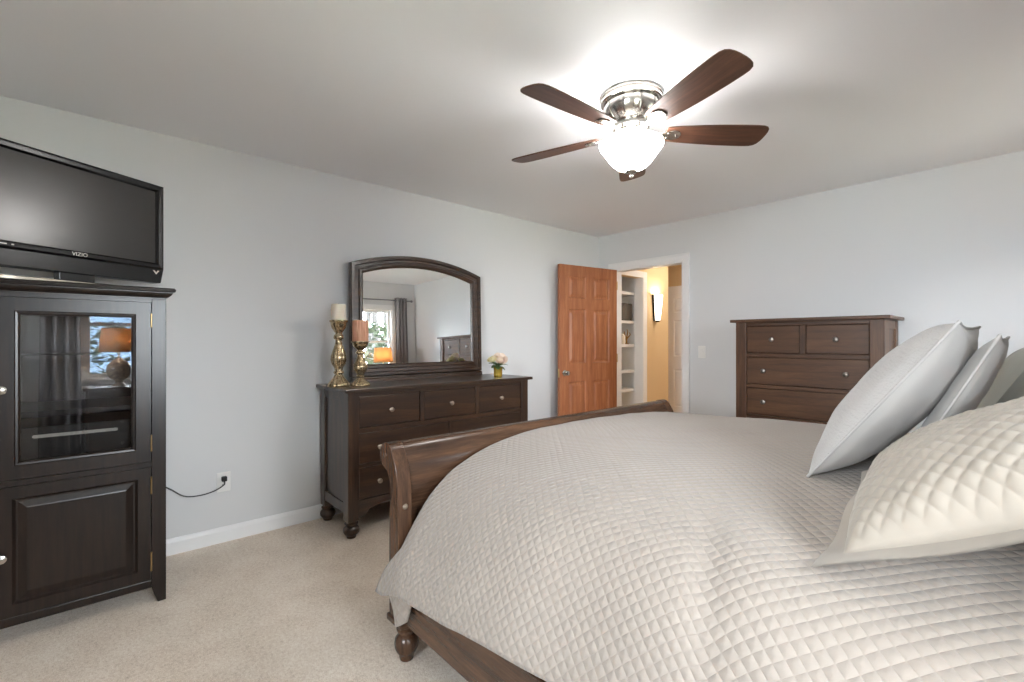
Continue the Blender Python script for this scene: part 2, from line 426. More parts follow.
structure('wall_hall_side', bx((-1.8, 1.30, 0), (-1.66, 2.43, H)), 'tan', 'tan wall at the left end of the hall', 'wall', smooth=False)
bm = new()
for a, b in ((NY0 - 0.01, NY0 + 0.004), (NY1 - 0.004, NY1 + 0.01)): box(bm, (-0.03, a, 0), (NX + 0.004, b, NZ))
box(bm, (NX, NY0 - 0.075, 0), (NX + 0.018, NY0, NZ + 0.075)); box(bm, (NX, NY1, 0), (NX + 0.018, NY1 + 0.085, NZ + 0.075)); box(bm, (NX, NY0, NZ), (NX + 0.018, NY1, NZ + 0.075))
structure('trim_2', bm, 'white', 'white casing around the linen closet', 'door casing', smooth=False, bevel=0.002)
# far hall door with its casing
bm = new(); dx0, dx1 = -0.50, 0.26
box(bm, (dx0 - 0.055, 2.412, 0), (dx0, 2.43, 2.10)); box(bm, (dx1, 2.412, 0), (dx1 + 0.055, 2.43, 2.10)); box(bm, (dx0, 2.412, 2.03), (dx1, 2.43, 2.10))
structure('trim_3', bm, 'white', 'white casing around the far hall door', 'door casing', smooth=False, bevel=0.002)
def panel_door(bm, w, h, t, cols, rows, rec=0.008, rim=0.022, raised=True):
    """six panel door leaf in local axes: x 0..w, y -t/2..t/2, z 0..h; panels sunk and raised on both faces"""
    xs = sorted({0, w} | {c for p in cols for c in p}); zs = sorted({0, h} | {c for p in rows for c in p})
    for s in (-1, 1):
        for i in range(len(xs) - 1):
            for j in range(len(zs) - 1):
                a, b, c, d = xs[i], xs[i + 1], zs[j], zs[j + 1]; y = s * t / 2
                isp = any(abs(a - p[0]) < 1e-6 and abs(b - p[1]) < 1e-6 for p in cols) and any(abs(c - p[0]) < 1e-6 and abs(d - p[1]) < 1e-6 for p in rows)
                if not isp:
                    bm.faces.new([bm.verts.new(q) for q in ((a, y, c), (b, y, c), (b, y, d), (a, y, d))]); continue
                R = [(0, 0), (0.008, rec), (0.020, rec), (0.045, rec * 0.25)]
                rings = [[(a + k, y - s * r, c + k), (b - k, y - s * r, c + k), (b - k, y - s * r, d - k), (a + k, y - s * r, d - k)] for k, r in R]
                V = [[bm.verts.new(q) for q in r] for r in rings]
                for A, B in zip(V, V[1:]):
                    for k in range(4): bm.faces.new((A[k], A[(k + 1) % 4], B[(k + 1) % 4], B[k]))
                bm.faces.new(V[-1])
    for q in (((0, 0), (w, 0)), ((w, 0), (w, h)), ((w, h), (0, h)), ((0, h), (0, 0))):
        (a, c), (b, d) = q
        bm.faces.new([bm.verts.new(p) for p in ((a, -t / 2, c), (a, t / 2, c), (b, t / 2, d), (b, -t / 2, d))])
    bmesh.ops.remove_doubles(bm, verts=bm.verts, dist=1e-5); return bm
R6 = [(0.22, 0.80), (1.00, 1.56), (1.68, 1.90)]
bm = panel_door(new(), dx1 - dx0, 2.02, 0.035, [(0.11, 0.34), (0.42, 0.65)], R6)
o = structure('door_2', bm, 'white', 'white panelled door at the end of the hall', 'door', smooth=False); o.location = (dx0, 2.405, 0.008)

# ---- the open bedroom door (pine)
DW = DOOR[1] - DOOR[0] - 0.008
hx, hy = DOOR[0] + 0.004, -0.012
ex, ey = 0.10, -0.81
ang = math.atan2(ey - hy, ex - hx)
cols = [(0.115, 0.115 + 0.235), (DW - 0.115 - 0.235, DW - 0.115)]
bm = panel_door(new(), DW, 2.02, 0.035, cols, [(0.22, 0.81), (1.00, 1.565), (1.68, 1.905)], rec=0.010)
bmesh.ops.translate(bm, verts=bm.verts, vec=(0, 0.0175, 0))
door = structure('door_1', bm, 'pinez', 'open orange stained pine door with six panels', 'door', smooth=False, bevel=0.0015)
door.location = (hx, hy, 0.012); door.rotation_euler = (0, 0, ang)
for s in (1, -1):
    yk = 0.035 if s > 0 else 0.0
    bm = lathe(new(), [(0.0, 0), (0.031, 0), (0.031, 0.004), (0.024, 0.008), (0.011, 0.012), (0.010, 0.026), (0.018, 0.032), (0.026, 0.042), (0.027, 0.050), (0.022, 0.058), (0.0, 0.061)], (0, 0, 0), 24)
    bmesh.ops.rotate(bm, verts=bm.verts, cent=(0, 0, 0), matrix=Matrix.Rotation(-s * PI / 2, 3, 'X')); bmesh.ops.translate(bm, verts=bm.verts, vec=(DW - 0.065, yk, 0.905))
    k = obj('door_knob', bm, 'nickel', door); k['label'] = 'round satin nickel knob'
bm = bx((DW - 0.001, 0.006, 0.86), (DW + 0.0015, 0.029, 0.95)); obj('latch_plate', bm, 'brass', door, smooth=False)
for z in (0.2, 1.0, 1.8):
    bm = lathe(new(), [(0, 0), (0.006, 0), (0.006, 0.09), (0, 0.09)], (-0.003, 0.036, z), 12); obj('hinge', bm, 'brass', door)

# ---- linen closet shelves and what is on them
for k, (z, lab) in enumerate(((1.86, 'topmost white linen closet shelf'), (1.50, 'white closet shelf carrying the dark patterned books'), (1.205, 'white closet shelf carrying the white and gold ornaments'), (0.88, 'empty white closet shelf below the ornaments'), (0.645, 'lowest visible white closet shelf'))):
    bm = bx((-0.48, NY0 - 0.08, z - 0.035), (-0.035, NY1 + 0.08, z))
    tag(obj('closet_shelf', bm, 'white', smooth=False, bevel=0.002), lab, 'shelf', 'linen closet shelves')
yy = 0.435
for k in range(6):
    wd = (0.055, 0.05, 0.06, 0.045, 0.05, 0.04)[k]; hh = (0.20, 0.215, 0.21, 0.22, 0.205, 0.215)[k]
    r = thing('book', ('dark patterned book at the left end of the closet shelf', 'second dark patterned book from the left on the closet shelf', 'third dark patterned book from the left on the closet shelf', 'third dark patterned book from the right on the closet shelf', 'second dark patterned book from the right on the closet shelf', 'dark patterned book at the right end of the closet shelf')[k], 'book', (-0.05, yy, 1.50), 0, 'dark books in the linen closet')
    bm = new(); box(bm, (-0.145, 0, 0), (0, 0.003, hh)); box(bm, (-0.145, wd - 0.003, 0), (0, wd, hh)); box(bm, (-0.003, 0.003, 0), (0.0, wd - 0.003, hh)); obj('cover', bm, 'paper', r, smooth=False)
    obj('pages', bx((-0.14, 0.003, 0.004), (-0.003, wd - 0.003, hh - 0.004)), 'ceramic', r, smooth=False)
    yy += wd + 0.003
r = tag(obj('vase', lathe(new(), [(0, 0), (0.03, 0), (0.042, 0.04), (0.045, 0.07), (0.03, 0.11), (0.018, 0.125), (0.022, 0.14), (0.016, 0.135), (0, 0.1)], (0, 0, 0), 24), 'ceramic'), 'white ceramic vase on the closet shelf below the books', 'vase'); r.location = (-0.10, 0.50, 1.205)
r = thing('ornament', 'gold branching ornament on the closet shelf below the books', 'ornament', (-0.11, 0.715, 1.205))
obj('base', lathe(new(), [(0, 0), (0.035, 0), (0.035, 0.008), (0.012, 0.014), (0.010, 0.03), (0, 0.03)], (0, 0, 0), 20), 'gold', r)
for a, l in ((-0.5, 0.16), (0.1, 0.19), (0.6, 0.15)):
    pts = [(0, 0, 0.025), (0, 0.02 * a, 0.07), (0.01, 0.11 * a, l * .8), (0.0, 0.10 * a, l)]
    obj('branch', tube(new(), catmull(pts, 5), [0.010 * (1 - 0.04 * i) for i in range(16)], 8), 'gold', r)
r = tag(obj('jar', lathe(new(), [(0, 0), (0.03, 0), (0.036, 0.02), (0.036, 0.09), (0.028, 0.105), (0.03, 0.115), (0.01, 0.125), (0.008, 0.137), (0, 0.14)], (0, 0, 0), 20), 'ceramic'), 'small lidded white jar between the vase and gold ornament', 'jar'); r.location = (-0.09, 0.60, 1.205)

# ---- hall sconce, and an added out-of-view lamp that brightens the hall
r = thing('wall_sconce_lamp', 'lit half cone wall sconce with dark metal edge in the hall', 'wall lamp', (NX, 1.075, 1.5), PI / 2)
bm = new(); rings = []
for z, hw, d in ((0.012, 0.036, 0.06), (0.1, 0.044, 0.075), (0.2, 0.053, 0.085), (0.335, 0.064, 0.098)):
    rings.append([(hw * math.cos(PI + PI * k / 12), d * math.sin(PI + PI * k / 12) - 0.008, z) for k in range(13)])
loft(bm, rings, closed_ring=False, cap=False); bm.faces.new([v for v in bm.verts][:13])
o = obj('glass_shade', bm, 'sconceglass', r); m_ = o.modifiers.new('thickness', 'SOLIDIFY'); m_.thickness = 0.003
bm = new(); prism(bm, [(-0.047, 0), (0.047, 0), (0.077, 0.345), (-0.077, 0.345)], 'y', -0.010, 0.0)
obj('backplate', bm, 'darkmetal', r, smooth=False, bevel=0.002)
for s in (-1, 1):
    bm = new(); prism(bm, [(s * 0.037, 0.0), (s * 0.047, 0.0), (s * 0.077, 0.345), (s * 0.066, 0.345)], 'y', -0.026, -0.010); obj('edge_strap', bm, 'darkmetal', r, smooth=False)
obj('bottom_cap', lathe(new(), [(0, -0.012), (0.018, -0.01), (0.03, 0.0), (0.036, 0.012), (0, 0.012)], (0, -0.036, 0), 20), 'darkmetal', r)
l = bpy.data.lights.new('sconce_bulb', 'POINT'); l.energy = 2.2; l.color = (1.0, 0.82, 0.6); l.shadow_soft_size = 0.03
o = bpy.data.objects.new('sconce_bulb', l); COL.objects.link(o); o.location = (0.13, 1.075, 1.80)
r = thing('hall_fill_lamp', 'added unseen flush lamp brightening the hall from its ceiling', 'added lamp', (0.85, 1.35, H))
obj('diffuser', lathe(new(), [(0, -0.10), (0.06, -0.095), (0.12, -0.07), (0.15, -0.03), (0.15, -0.021), (0, -0.021)], (0, 0, 0), 28), 'hallfill', r)
obj('canopy', lathe(new(), [(0, -0.02), (0.16, -0.02), (0.16, 0), (0, 0)], (0, 0, 0), 28), 'nickel', r)

# ------------------------------------------------------------------ light switch, outlet and cord
r = thing('light_switch', 'white rocker light switch between the doorway and tall chest', 'light switch', (1.232, 0, 1.14))
bm = bx((-0.036, -0.006, -0.058), (0.036, 0, 0.058)); obj('cover_plate', bm, 'plastic', r, smooth=False, bevel=0.003)
bm = new(); prism(bm, [(-0.0055, -0.034), (-0.0085, -0.034), (-0.0065, 0.0), (-0.011, 0.034), (-0.0055, 0.034)], 'x', -0.0165, 0.0165); obj('rocker', bm, 'plastic', r, smooth=False)
OY, OZ = -3.742, 0.372
r = thing('wall_outlet', 'white double wall outlet between the cabinet and dresser', 'outlet', (0, OY, OZ))
obj('cover_plate', bx((0, -0.037, -0.06), (0.006, 0.037, 0.06)), 'plastic', r, smooth=False, bevel=0.003)
for z in (-0.022, 0.022):
    bm = lathe(new(), [(0, 0.0055), (0.017, 0.0055), (0.017, 0.008), (0, 0.008)], (0, 0, 0), 20, axis='x'); bmesh.ops.translate(bm, verts=bm.verts, vec=(0, 0, z)); so = obj('socket', bm, 'plastic', r)
    bm = new()
    for q in (-0.006, 0.006): box(bm, (0.0075, q - 0.001, z + 0.001), (0.0085, q + 0.001, z + 0.009))
    obj('slot', bm, 'blackrubber', so, smooth=False)
r = thing('power_cord', 'grey power cord with black plug running from cabinet to outlet', 'power cord', (0.03, OY, OZ))
obj('plug', bx((-0.021, -0.014, 0.008), (0.008, 0.014, 0.037)), 'blackrubber', r, smooth=False, bevel=0.005, seg=3)
pts = [(0.0, 0.0, 0.012), (0.004, -0.005, -0.012), (0.004, -0.06, -0.04), (0.002, -0.14, -0.05), (0.0, -0.21, -0.035), (0.0, -0.275, 0.02), (-0.004, -0.34, 0.06), (-0.006, -0.42, 0.08)]
obj('cable', tube(new(), catmull(pts, 8), 0.0036, 8), 'cord', r)

# ------------------------------------------------------------------ ceiling fan with its lit bowl
fan = thing('ceiling_fan', 'nickel flush mount ceiling fan with five brown wooden blades and lit bowl', 'ceiling fan', (FAN.x, FAN.y, H))
obj('canopy', lathe(new(), [(0, 0), (0.146, 0), (0.149, -0.005), (0.149, -0.014), (0.142, -0.017), (0.142, -0.022), (0.147, -0.025), (0.147, -0.034), (0.138, -0.038), (0, -0.038)], (0, 0, 0), 56), 'nickel', fan)
mh = obj('motor_housing', lathe(new(), [(0, -0.038), (0.128, -0.038), (0.133, -0.046), (0.132, -0.066), (0.124, -0.090), (0.108, -0.114), (0.092, -0.128), (0.084, -0.142), (0.086, -0.160), (0.078, -0.168), (0, -0.168)], (0, 0, 0), 56), 'nickel', fan)
for k in range(10):
    a = 2 * PI * k / 10
    bm = tube(new(), [(0.135 * math.cos(a), 0.135 * math.sin(a), -0.052), (0.126 * math.cos(a), 0.126 * math.sin(a), -0.090), (0.103 * math.cos(a), 0.103 * math.sin(a), -0.119)], 0.004, 6)
    obj('housing_rib', bm, 'nickel', mh)
obj('switch_housing', lathe(new(), [(0, -0.168), (0.054, -0.168), (0.060, -0.176), (0.060, -0.194), (0.066, -0.200), (0.066, -0.208), (0.050, -0.214), (0, -0.214)], (0, 0, 0), 40), 'nickel', fan)
bowl = obj('glass_bowl', lathe(new(), [(0.1385, -0.222), (0.1499, -0.230), (0.1528, -0.238), (0.1499, -0.248), (0.1394, -0.262), (0.1261, -0.280), (0.1117, -0.302), (0.0936, -0.325), (0.0707, -0.345), (0.0439, -0.358), (0.0191, -0.363), (0.0057, -0.363), (0.0057, -0.359), (0.0191, -0.359), (0.0439, -0.354), (0.0688, -0.341), (0.0907, -0.322), (0.1089, -0.300), (0.1232, -0.279), (0.1356, -0.262), (0.1461, -0.248), (0.1490, -0.238), (0.1461, -0.231), (0.1385, -0.226)], (0, 0, 0), 56), 'bowl', fan)
bowl['label'] = 'lit frosted white glass bowl'
bm = new(); tube(bm, [(0, 0, -0.212), (0, 0, -0.372)], 0.005, 8)
obj('centre_rod', bm, 'nickel', fan)
for k in range(3):
    a = 0.5 + 2 * PI * k / 3
    so = obj('bulb_socket', tube(new(), [(0.045 * math.cos(a), 0.045 * math.sin(a), -0.208), (0.075 * math.cos(a), 0.075 * math.sin(a), -0.224)], 0.014, 12), 'plastic', fan)
    l = bpy.data.lights.new('fan_bulb', 'POINT'); l.energy = FANW; l.color = (1.0, 0.97, 0.94); l.shadow_soft_size = 0.028
    o = bpy.data.objects.new('fan_bulb', l); COL.objects.link(o); o.location = (FAN.x + 0.105 * math.cos(a), FAN.y + 0.105 * math.sin(a), H - 0.226)
obj('finial', lathe(new(), [(0, -0.362), (0.026, -0.362), (0.029, -0.367), (0.022, -0.374), (0.011, -0.378), (0.008, -0.385), (0.010, -0.391), (0.006, -0.398), (0, -0.400)], (0, 0, 0), 28), 'nickel', fan)
ROOT = 5.92
OUT = [(0.165, 0.046), (0.185, 0.053), (0.25, 0.062), (0.34, 0.070), (0.44, 0.076), (0.54, 0.079), (0.60, 0.079), (0.630, 0.077), (0.650, 0.070), (0.662, 0.056), (0.668, 0.036), (0.670, 0.015)]
def blade_bm():
    poly = [(x, y) for x, y in OUT] + [(x, -y) for x, y in OUT[::-1]]
    return prism(new(), poly, 'z', -0.0035, 0.0035)
def iron_bm():
    bm = new()
    poly = [(0.07, 0.016), (0.11, 0.011), (0.14, 0.012), (0.165, 0.024), (0.185, 0.033), (0.21, 0.035), (0.232, 0.027), (0.243, 0.010)]
    poly = poly + [(x, -y) for x, y in poly[::-1]]
    return prism(bm, poly, 'z', -0.0105, -0.0036)
bl0 = ir0 = None
for k in range(5):
    a = ROOT + k * 2 * PI / 5
    b = obj('blade', blade_bm(), 'bladex', fan, bevel=0.002) if bl0 is None else bl0.copy()
    if bl0 is not None: COL.objects.link(b); b.parent = fan
    b.location = (0, 0, -0.178); b.rotation_mode = 'XYZ'
    b.rotation_euler = (Matrix.Rotation(a, 3, 'Z') @ Matrix.Rotation(math.radians(-12), 3, 'X')).to_euler()
    i_ = obj('blade_iron', iron_bm(), 'nickel', b, bevel=0.002) if ir0 is None else ir0.copy()
    if ir0 is not None: COL.objects.link(i_); i_.parent = b
    sc0 = []
    for q, (sx_, sy_) in enumerate(((0.18, 0.017), (0.18, -0.017), (0.222, 0.0))):
        if bl0 is None:
            s_ = obj('screw', lathe(new(), [(0, -0.0105), (0.006, -0.0105), (0.005, -0.0135), (0, -0.0145)][::-1], (sx_, sy_, 0), 12), 'pewter', b); sc0.append(s_)
        else:
            s_ = SCREWS[q].copy(); COL.objects.link(s_); s_.parent = b
    if bl0 is None: bl0, ir0, SCREWS = b, i_, sc0

# ------------------------------------------------------------------ shared furniture bits
def knob_bm(r=0.016, l=0.026):
    """turned round knob pointing along local +x"""
    return lathe(new(), [(0, 0), (r * 0.62, 0), (r * 0.62, l * .1), (r * 0.4, l * .2), (r * 0.36, l * .42), (r * 0.75, l * .55), (r, l * .72), (r * 0.96, l * .86), (r * 0.6, l * .97), (0, l)], (0, 0, 0), 20, axis='x')
def bun_bm(h, r, n=28):
    p = [(0, 0), (.55, 0), (.60, .06), (.62, .14), (.80, .22), (.97, .34), (1.0, .46), (.95, .58), (.74, .68), (.60, .72), (.60, .76), (.80, .80), (.84, .86), (.66, .91), (.66, 1.0), (0, 1.0)]
    return lathe(new(), [(r * a, h * b) for a, b in p], (0, 0, 0), n)
def drawer(root, p, w, h, axis, mt, knobs, km, d=0.018, kr=0.016):
    """drawer front centred at p (front face), width w along the case, facing local +x (axis 'x') or -y (axis 'y')"""
    bm = new()
    if axis == 'x': box(bm, (-d, -w / 2, -h / 2), (0, w / 2, h / 2))
    else: box(bm, (-w / 2, 0, -h / 2), (w / 2, d, h / 2))
    o = obj('drawer', bm, mt, root, smooth=False, bevel=0.004, seg=2); o.location = p
    for u in knobs:
        bm = knob_bm(kr, kr * 1.65)
        if axis == 'y': bmesh.ops.rotate(bm, verts=bm.verts, cent=(0, 0, 0), matrix=Matrix.Rotation(-PI / 2, 3, 'Z')); bmesh.ops.translate(bm, verts=bm.verts, vec=(u, 0, 0))
        else: bmesh.ops.translate(bm, verts=bm.verts, vec=(0, u, 0))
        k = obj('knob', bm, km, o)
    return o

# ------------------------------------------------------------------ dresser (faces +x) and its mirror
DY = -2.386
dr = thing('dresser', 'long dark walnut dresser with pale knobs under the arched mirror', 'dresser', (0.0, DY, 0))
HW = 0.776
obj('top', bx((0.018, -HW - 0.028, 0.921), (0.535, HW + 0.028, 0.945)), 'walnuty', dr, smooth=False, bevel=0.004)
bm = new()
box(bm, (0.035, -HW + .02, 0.17), (0.05, HW - .02, 0.921))                       # back
box(bm, (0.05, -HW + .02, 0.20), (0.47, HW - .02, 0.215))                        # bottom
obj('carcass', bm, 'walnuty', dr, smooth=False)
for s in (-1, 1):
    y0, y1 = sorted((s * (HW - 0.012), s * (HW - 0.03)))
    obj('side_panel', bx((0.10, y0, 0.15), (0.46, y1, 0.921)), 'walnutz', dr, smooth=False, bevel=0.002)
    for xa, xb in ((0.03, 0.105), (0.43, 0.505)):
        y0, y1 = sorted((s * HW, s * (HW - 0.074)))
        obj('post', bx((xa, y0, 0.108), (xb, y1, 0.921)), 'walnutz', dr, smooth=False, bevel=0.004)
        f = obj('bun_foot', bun_bm(0.108, 0.050), 'walnutz', dr); f.location = ((xa + xb) / 2, s * (HW - 0.037), 0)
    y0, y1 = sorted((s * (HW - 0.004), s * (HW - 0.012)))
    for a, b in ((0.86, 0.921), (0.15, 0.215)):
        obj('side_rail', bx((0.105, min(s * (HW - 0.004), s * (HW - .03)), a), (0.43, max(s * (HW - 0.004), s * (HW - .03)), b)), 'walnuty', dr, smooth=False, bevel=0.002)
yi = HW - 0.074
for z0, z1 in ((0.893, 0.921), (0.656, 0.688), (0.436, 0.457), (0.205, 0.232)):
    obj('rail', bx((0.46, -yi, z0), (0.499, yi, z1)), 'walnuty', dr, smooth=False, bevel=0.002)
for y in (-0.2425, 0.2425):
    obj('divider', bx((0.46, y - 0.017, 0.688), (0.499, y + 0.017, 0.893)), 'walnutz', dr, smooth=False, bevel=0.002)
for z0, z1 in ((0.457, 0.656), (0.232, 0.436)):
    obj('divider', bx((0.46, -0.015, z0), (0.499, 0.015, z1)), 'walnutz', dr, smooth=False, bevel=0.002)
    for a, b in ((-yi, -0.015), (0.015, yi)):
        drawer(dr, (0.496, (a + b) / 2, (z0 + z1) / 2), b - a - 0.006, z1 - z0 - 0.006, 'x', 'walnuty', (-(b - a) * 0.30, (b - a) * 0.30), 'paleknob')
for a, b in ((-yi, -0.2595), (-0.2255, 0.2255), (0.2595, yi)):
    drawer(dr, (0.496, (a + b) / 2, 0.7905), b - a - 0.006, 0.199, 'x', 'walnuty', (0,), 'paleknob')
# scalloped apron
pts = [(-yi, 0.205), (-yi, 0.120), (-yi + 0.03, 0.122), (-yi + 0.055, 0.140), (-yi + 0.075, 0.165), (-yi + 0.10, 0.168), (-yi + 0.13, 0.178), (-yi + 0.17, 0.185)]
poly = pts + [(-x, z) for x, z in pts[::-1]]
obj('apron', prism(new(), poly, 'x', 0.475, 0.496), 'walnuty', dr, smooth=False, bevel=0.002)

mi = thing('dresser_mirror', 'arched walnut framed mirror standing on the dresser', 'mirror', (0.062, -2.375, 0.945))
mi.rotation_euler = (0, -math.radians(1.25), 0)
def arch(hw, zb, zs, za, n=28):
    R = (hw * hw + (za - zs) ** 2) / (2 * (za - zs)); a0 = math.asin(hw / R)
    top = [(R * math.sin(a0 - 2 * a0 * k / n), za - R + R * math.cos(a0 - 2 * a0 * k / n)) for k in range(n + 1)]
    return [(-hw, zb), (hw, zb)] + top
OUTL = arch(0.592, 0.04, 0.868, 0.970); INL = arch(0.492, 0.128, 0.800, 0.880)
prof = [(0, 0.0), (0, 0.030), (0.06, 0.040), (0.30, 0.040), (0.36, 0.026), (0.62, 0.024), (0.70, 0.034), (0.84, 0.034), (0.93, 0.020), (1.0, 0.016), (1.0, 0.0)]
bm = new()
loft(bm, [[(d, o_[0] + (i_[0] - o_[0]) * t, o_[1] + (i_[1] - o_[1]) * t) for o_, i_ in zip(OUTL, INL)] for t, d in prof], cap=False, closed_path=True)
obj('frame', bm, 'walnuty', mi, sharp=30)
bm = new(); v = [bm.verts.new((0.012, y * 1.003, 0.128 + (z - 0.128) * 1.0)) for y, z in INL]; bm.faces.new(v)
g = obj('mirror_glass', bm, 'mirror', mi, smooth=False); g['label'] = 'silvered mirror glass'
BK = arch(0.575, 0.05, 0.86, 0.94)
obj('backing_board', prism(new(), BK, 'x', -0.012, -0.001), 'walnuty', mi, smooth=False)
bm = new(); prism(bm, [(0.0, 0.0), (0.05, 0.0), (0.05, 0.02), (0.044, 0.026), (0.044, 0.036), (0.0, 0.041)], 'y', -0.585, 0.585)
obj('base_rail', bm, 'walnuty', mi, smooth=False)

# ------------------------------------------------------------------ candle holders, candles, roses on the dresser
def holder(name, label, loc, h, rb, rt):
    r = thing(name, label, 'candle holder', loc, 0, 'gold glass candle holders')
    def fl(hh):
        q = hh / h
        return (14, 0.06) if q < 0.17 or 0.30 < q < 0.62 else (14, 0.0)
    p = [(0, 0), (.96, 0), (1.0, .02), (.97, .045), (.78, .085), (.55, .125), (.40, .165), (.36, .185), (.46, .20), (.48, .22), (.36, .24), (.40, .28), (.60, .34), (.70, .40), (.68, .46), (.54, .54), (.40, .62), (.32, .68), (.33, .705), (.48, .72), (.52, .745), (.46, .775), (.34, .79), (.34, .805), (.50, .835), (.72, .88), (.84, .93), (.88, .965), (.98, .972), (1.0, .985), (.98, 1.0), (0, 1.0)]
    obj('body', lathe(new(), [(a * (rb if b < .5 else rb * (1 - (b - .5) / .5) + rt * (b - .5) / .5), b * h) for a, b in p], (0, 0, 0), 56, flute=fl), 'mercury', r, sharp=60)
    return r
def candle(label, loc, h, rad, m):
    r = thing('pillar_candle', label, 'candle', loc, 0, 'pillar candles')
    obj('wax', lathe(new(), [(0, 0), (rad * .97, 0), (rad, 0.004), (rad, h - 0.006), (rad * .93, h), (rad * .8, h - 0.003), (rad * .3, h - 0.006), (0, h - 0.006)], (0, 0, 0), 36), m, r)
    obj('wick', tube(new(), [(0, 0, h - 0.008), (0.001, 0, h + 0.002), (0.003, 0, h + 0.008)], 0.0012, 6), 'blackrubber', r)
holder('candle_holder', 'tall gold glass candle holder at the dresser end', (0.30, -3.140, 0.945), 0.437, 0.068, 0.058)
candle('cream pillar candle on the tall candle holder', (0.30, -3.140, 0.945 + 0.437), 0.105, 0.047, 'wax')
holder('candle_holder', 'short gold glass candle holder in front of the mirror frame', (0.345, -3.011, 0.945), 0.298, 0.062, 0.060)
candle('tan pillar candle on the short candle holder', (0.345, -3.011, 0.945 + 0.298), 0.140, 0.052, 'wax2')

vz = thing('rose_vase', 'small amber glass vase on the right end of the dresser', 'vase', (0.375, -1.832, 0.945))
obj('body', lathe(new(), [(0, 0), (0.030, 0), (0.034, 0.006), (0.036, 0.03), (0.035, 0.055), (0.038, 0.078), (0.040, 0.083), (0.036, 0.083), (0.032, 0.055), (0.031, 0.012), (0, 0.012)], (0, 0, 0), 40, flute=lambda h: (10, 0.04)), 'vaseglass', vz, sharp=60)
def rose_bm(R):
    bm = new()
    for layer, (n, rr, tilt, hgt) in enumerate(((3, .22, 4, .74), (4, .42, 9, .76), (5, .62, 15, .74), (6, .82, 24, .68), (7, 1.0, 36, .58))):
        for k in range(n):
            a = 2 * PI * (k + 0.37 * layer) / n; wd = 2 * PI / n * 0.85; rows = []
            for i in range(5):
                t = i / 4; row = []
                for j in range(6):
                    u = (j / 5 - 0.5) * 2; th = a + u * wd * 0.5 * (1 + .25 * t)
                    lean = math.radians(tilt) * (0.3 + t * 0.9)
                    rad = R * rr * (0.35 + 0.55 * math.sin(min(t * 1.25, 1) * PI / 2)) + R * 0.35 * t * t * math.sin(lean) * (1 + .0)
                    z = R * hgt * (t * 1.5 - 0.45) * math.cos(lean * .9) - R * 0.16 * u * u * t
                    row.append(bm.verts.new((rad * math.cos(th), rad * math.sin(th), z)))
                rows.append(row)
            for A, B in zip(rows, rows[1:]):
                for j in range(5): bm.faces.new((A[j], A[j + 1], B[j + 1], B[j]))
    return bm
def rose(label, top, R, m, stem0, tiltv):
    r = thing('rose', label, 'flower', stem0, 0, 'roses in the amber vase')
    d = Vector(top) - Vector(stem0)
    o = obj('bloom', rose_bm(R), m, r); o.location = d; o.rotation_euler = tiltv
    s_ = o.modifiers.new('petal_thickness', 'SOLIDIFY'); s_.thickness = 0.0012
    obj('stem', tube(new(), catmull([(0, 0, 0), d * 0.5 + Vector((0.003, 0, 0)), d - Vector((0, 0, R * .25))], 5), 0.0022, 6), 'leaf', r)
    return r
vx, vy, vzz = 0.375, -1.832, 0.945
rose('large blush rose facing the room in the amber vase', (vx + 0.022, vy + 0.002, vzz + 0.142), 0.056, 'petal', (vx + 0.004, vy, vzz + 0.02), (0.25, 0.75, 0))
rose('cream rose left of the large blush rose', (vx - 0.005, vy - 0.052, vzz + 0.138), 0.040, 'petal2', (vx - 0.004, vy - 0.008, vzz + 0.02), (0.5, 0.2, 0))
rose('small cream rose right of the large blush rose', (vx - 0.01, vy + 0.052, vzz + 0.126), 0.032, 'petal2', (vx - 0.006, vy + 0.008, vzz + 0.02), (-0.5, 0.2, 0))
def leaf_bm(l, wd):
    bm = new(); rows = []
    for i in range(7):
        t = i / 6; hw = wd * math.sin(PI * min(t * 0.93 + 0.05, 1)) ** 0.8
        rows.append([bm.verts.new((l * t, -hw, -l * .35 * t * t + hw * .25)), bm.verts.new((l * t, 0, -l * .35 * t * t)), bm.verts.new((l * t, hw, -l * .35 * t * t + hw * .25))])
    for A, B in zip(rows, rows[1:]):
        for j in range(2): bm.faces.new((A[j], A[j + 1], B[j + 1], B[j]))
    return bm
for k, (az, el, l, z) in enumerate(((-70, 0.15, 0.075, 0.095), (-95, 0.5, 0.07, 0.10), (-40, 0.0, 0.06, 0.09), (70, 0.3, 0.065, 0.10), (30, -0.2, 0.05, 0.088), (100, 0.7, 0.06, 0.105), (180, 0.5, 0.07, 0.10), (-15, 0.5, 0.055, 0.095), (15, 0.75, 0.06, 0.09), (-80, 0.8, 0.07, 0.09), (-55, 0.35, 0.07, 0.088), (50, 0.5, 0.055, 0.092))):
    r = tag(obj('rose_leaf', leaf_bm(l * 1.15, 0.024), 'leaf'), 'green rose leaf spreading over the amber vase rim', 'leaf', 'rose leaves in the amber vase')
    r.location = (vx + 0.01 * math.cos(math.radians(az)), vy + 0.01 * math.sin(math.radians(az)), vzz + z); r.rotation_euler = (0, -el, math.radians(az))
    s_ = r.modifiers.new('leaf_thickness', 'SOLIDIFY'); s_.thickness = 0.001

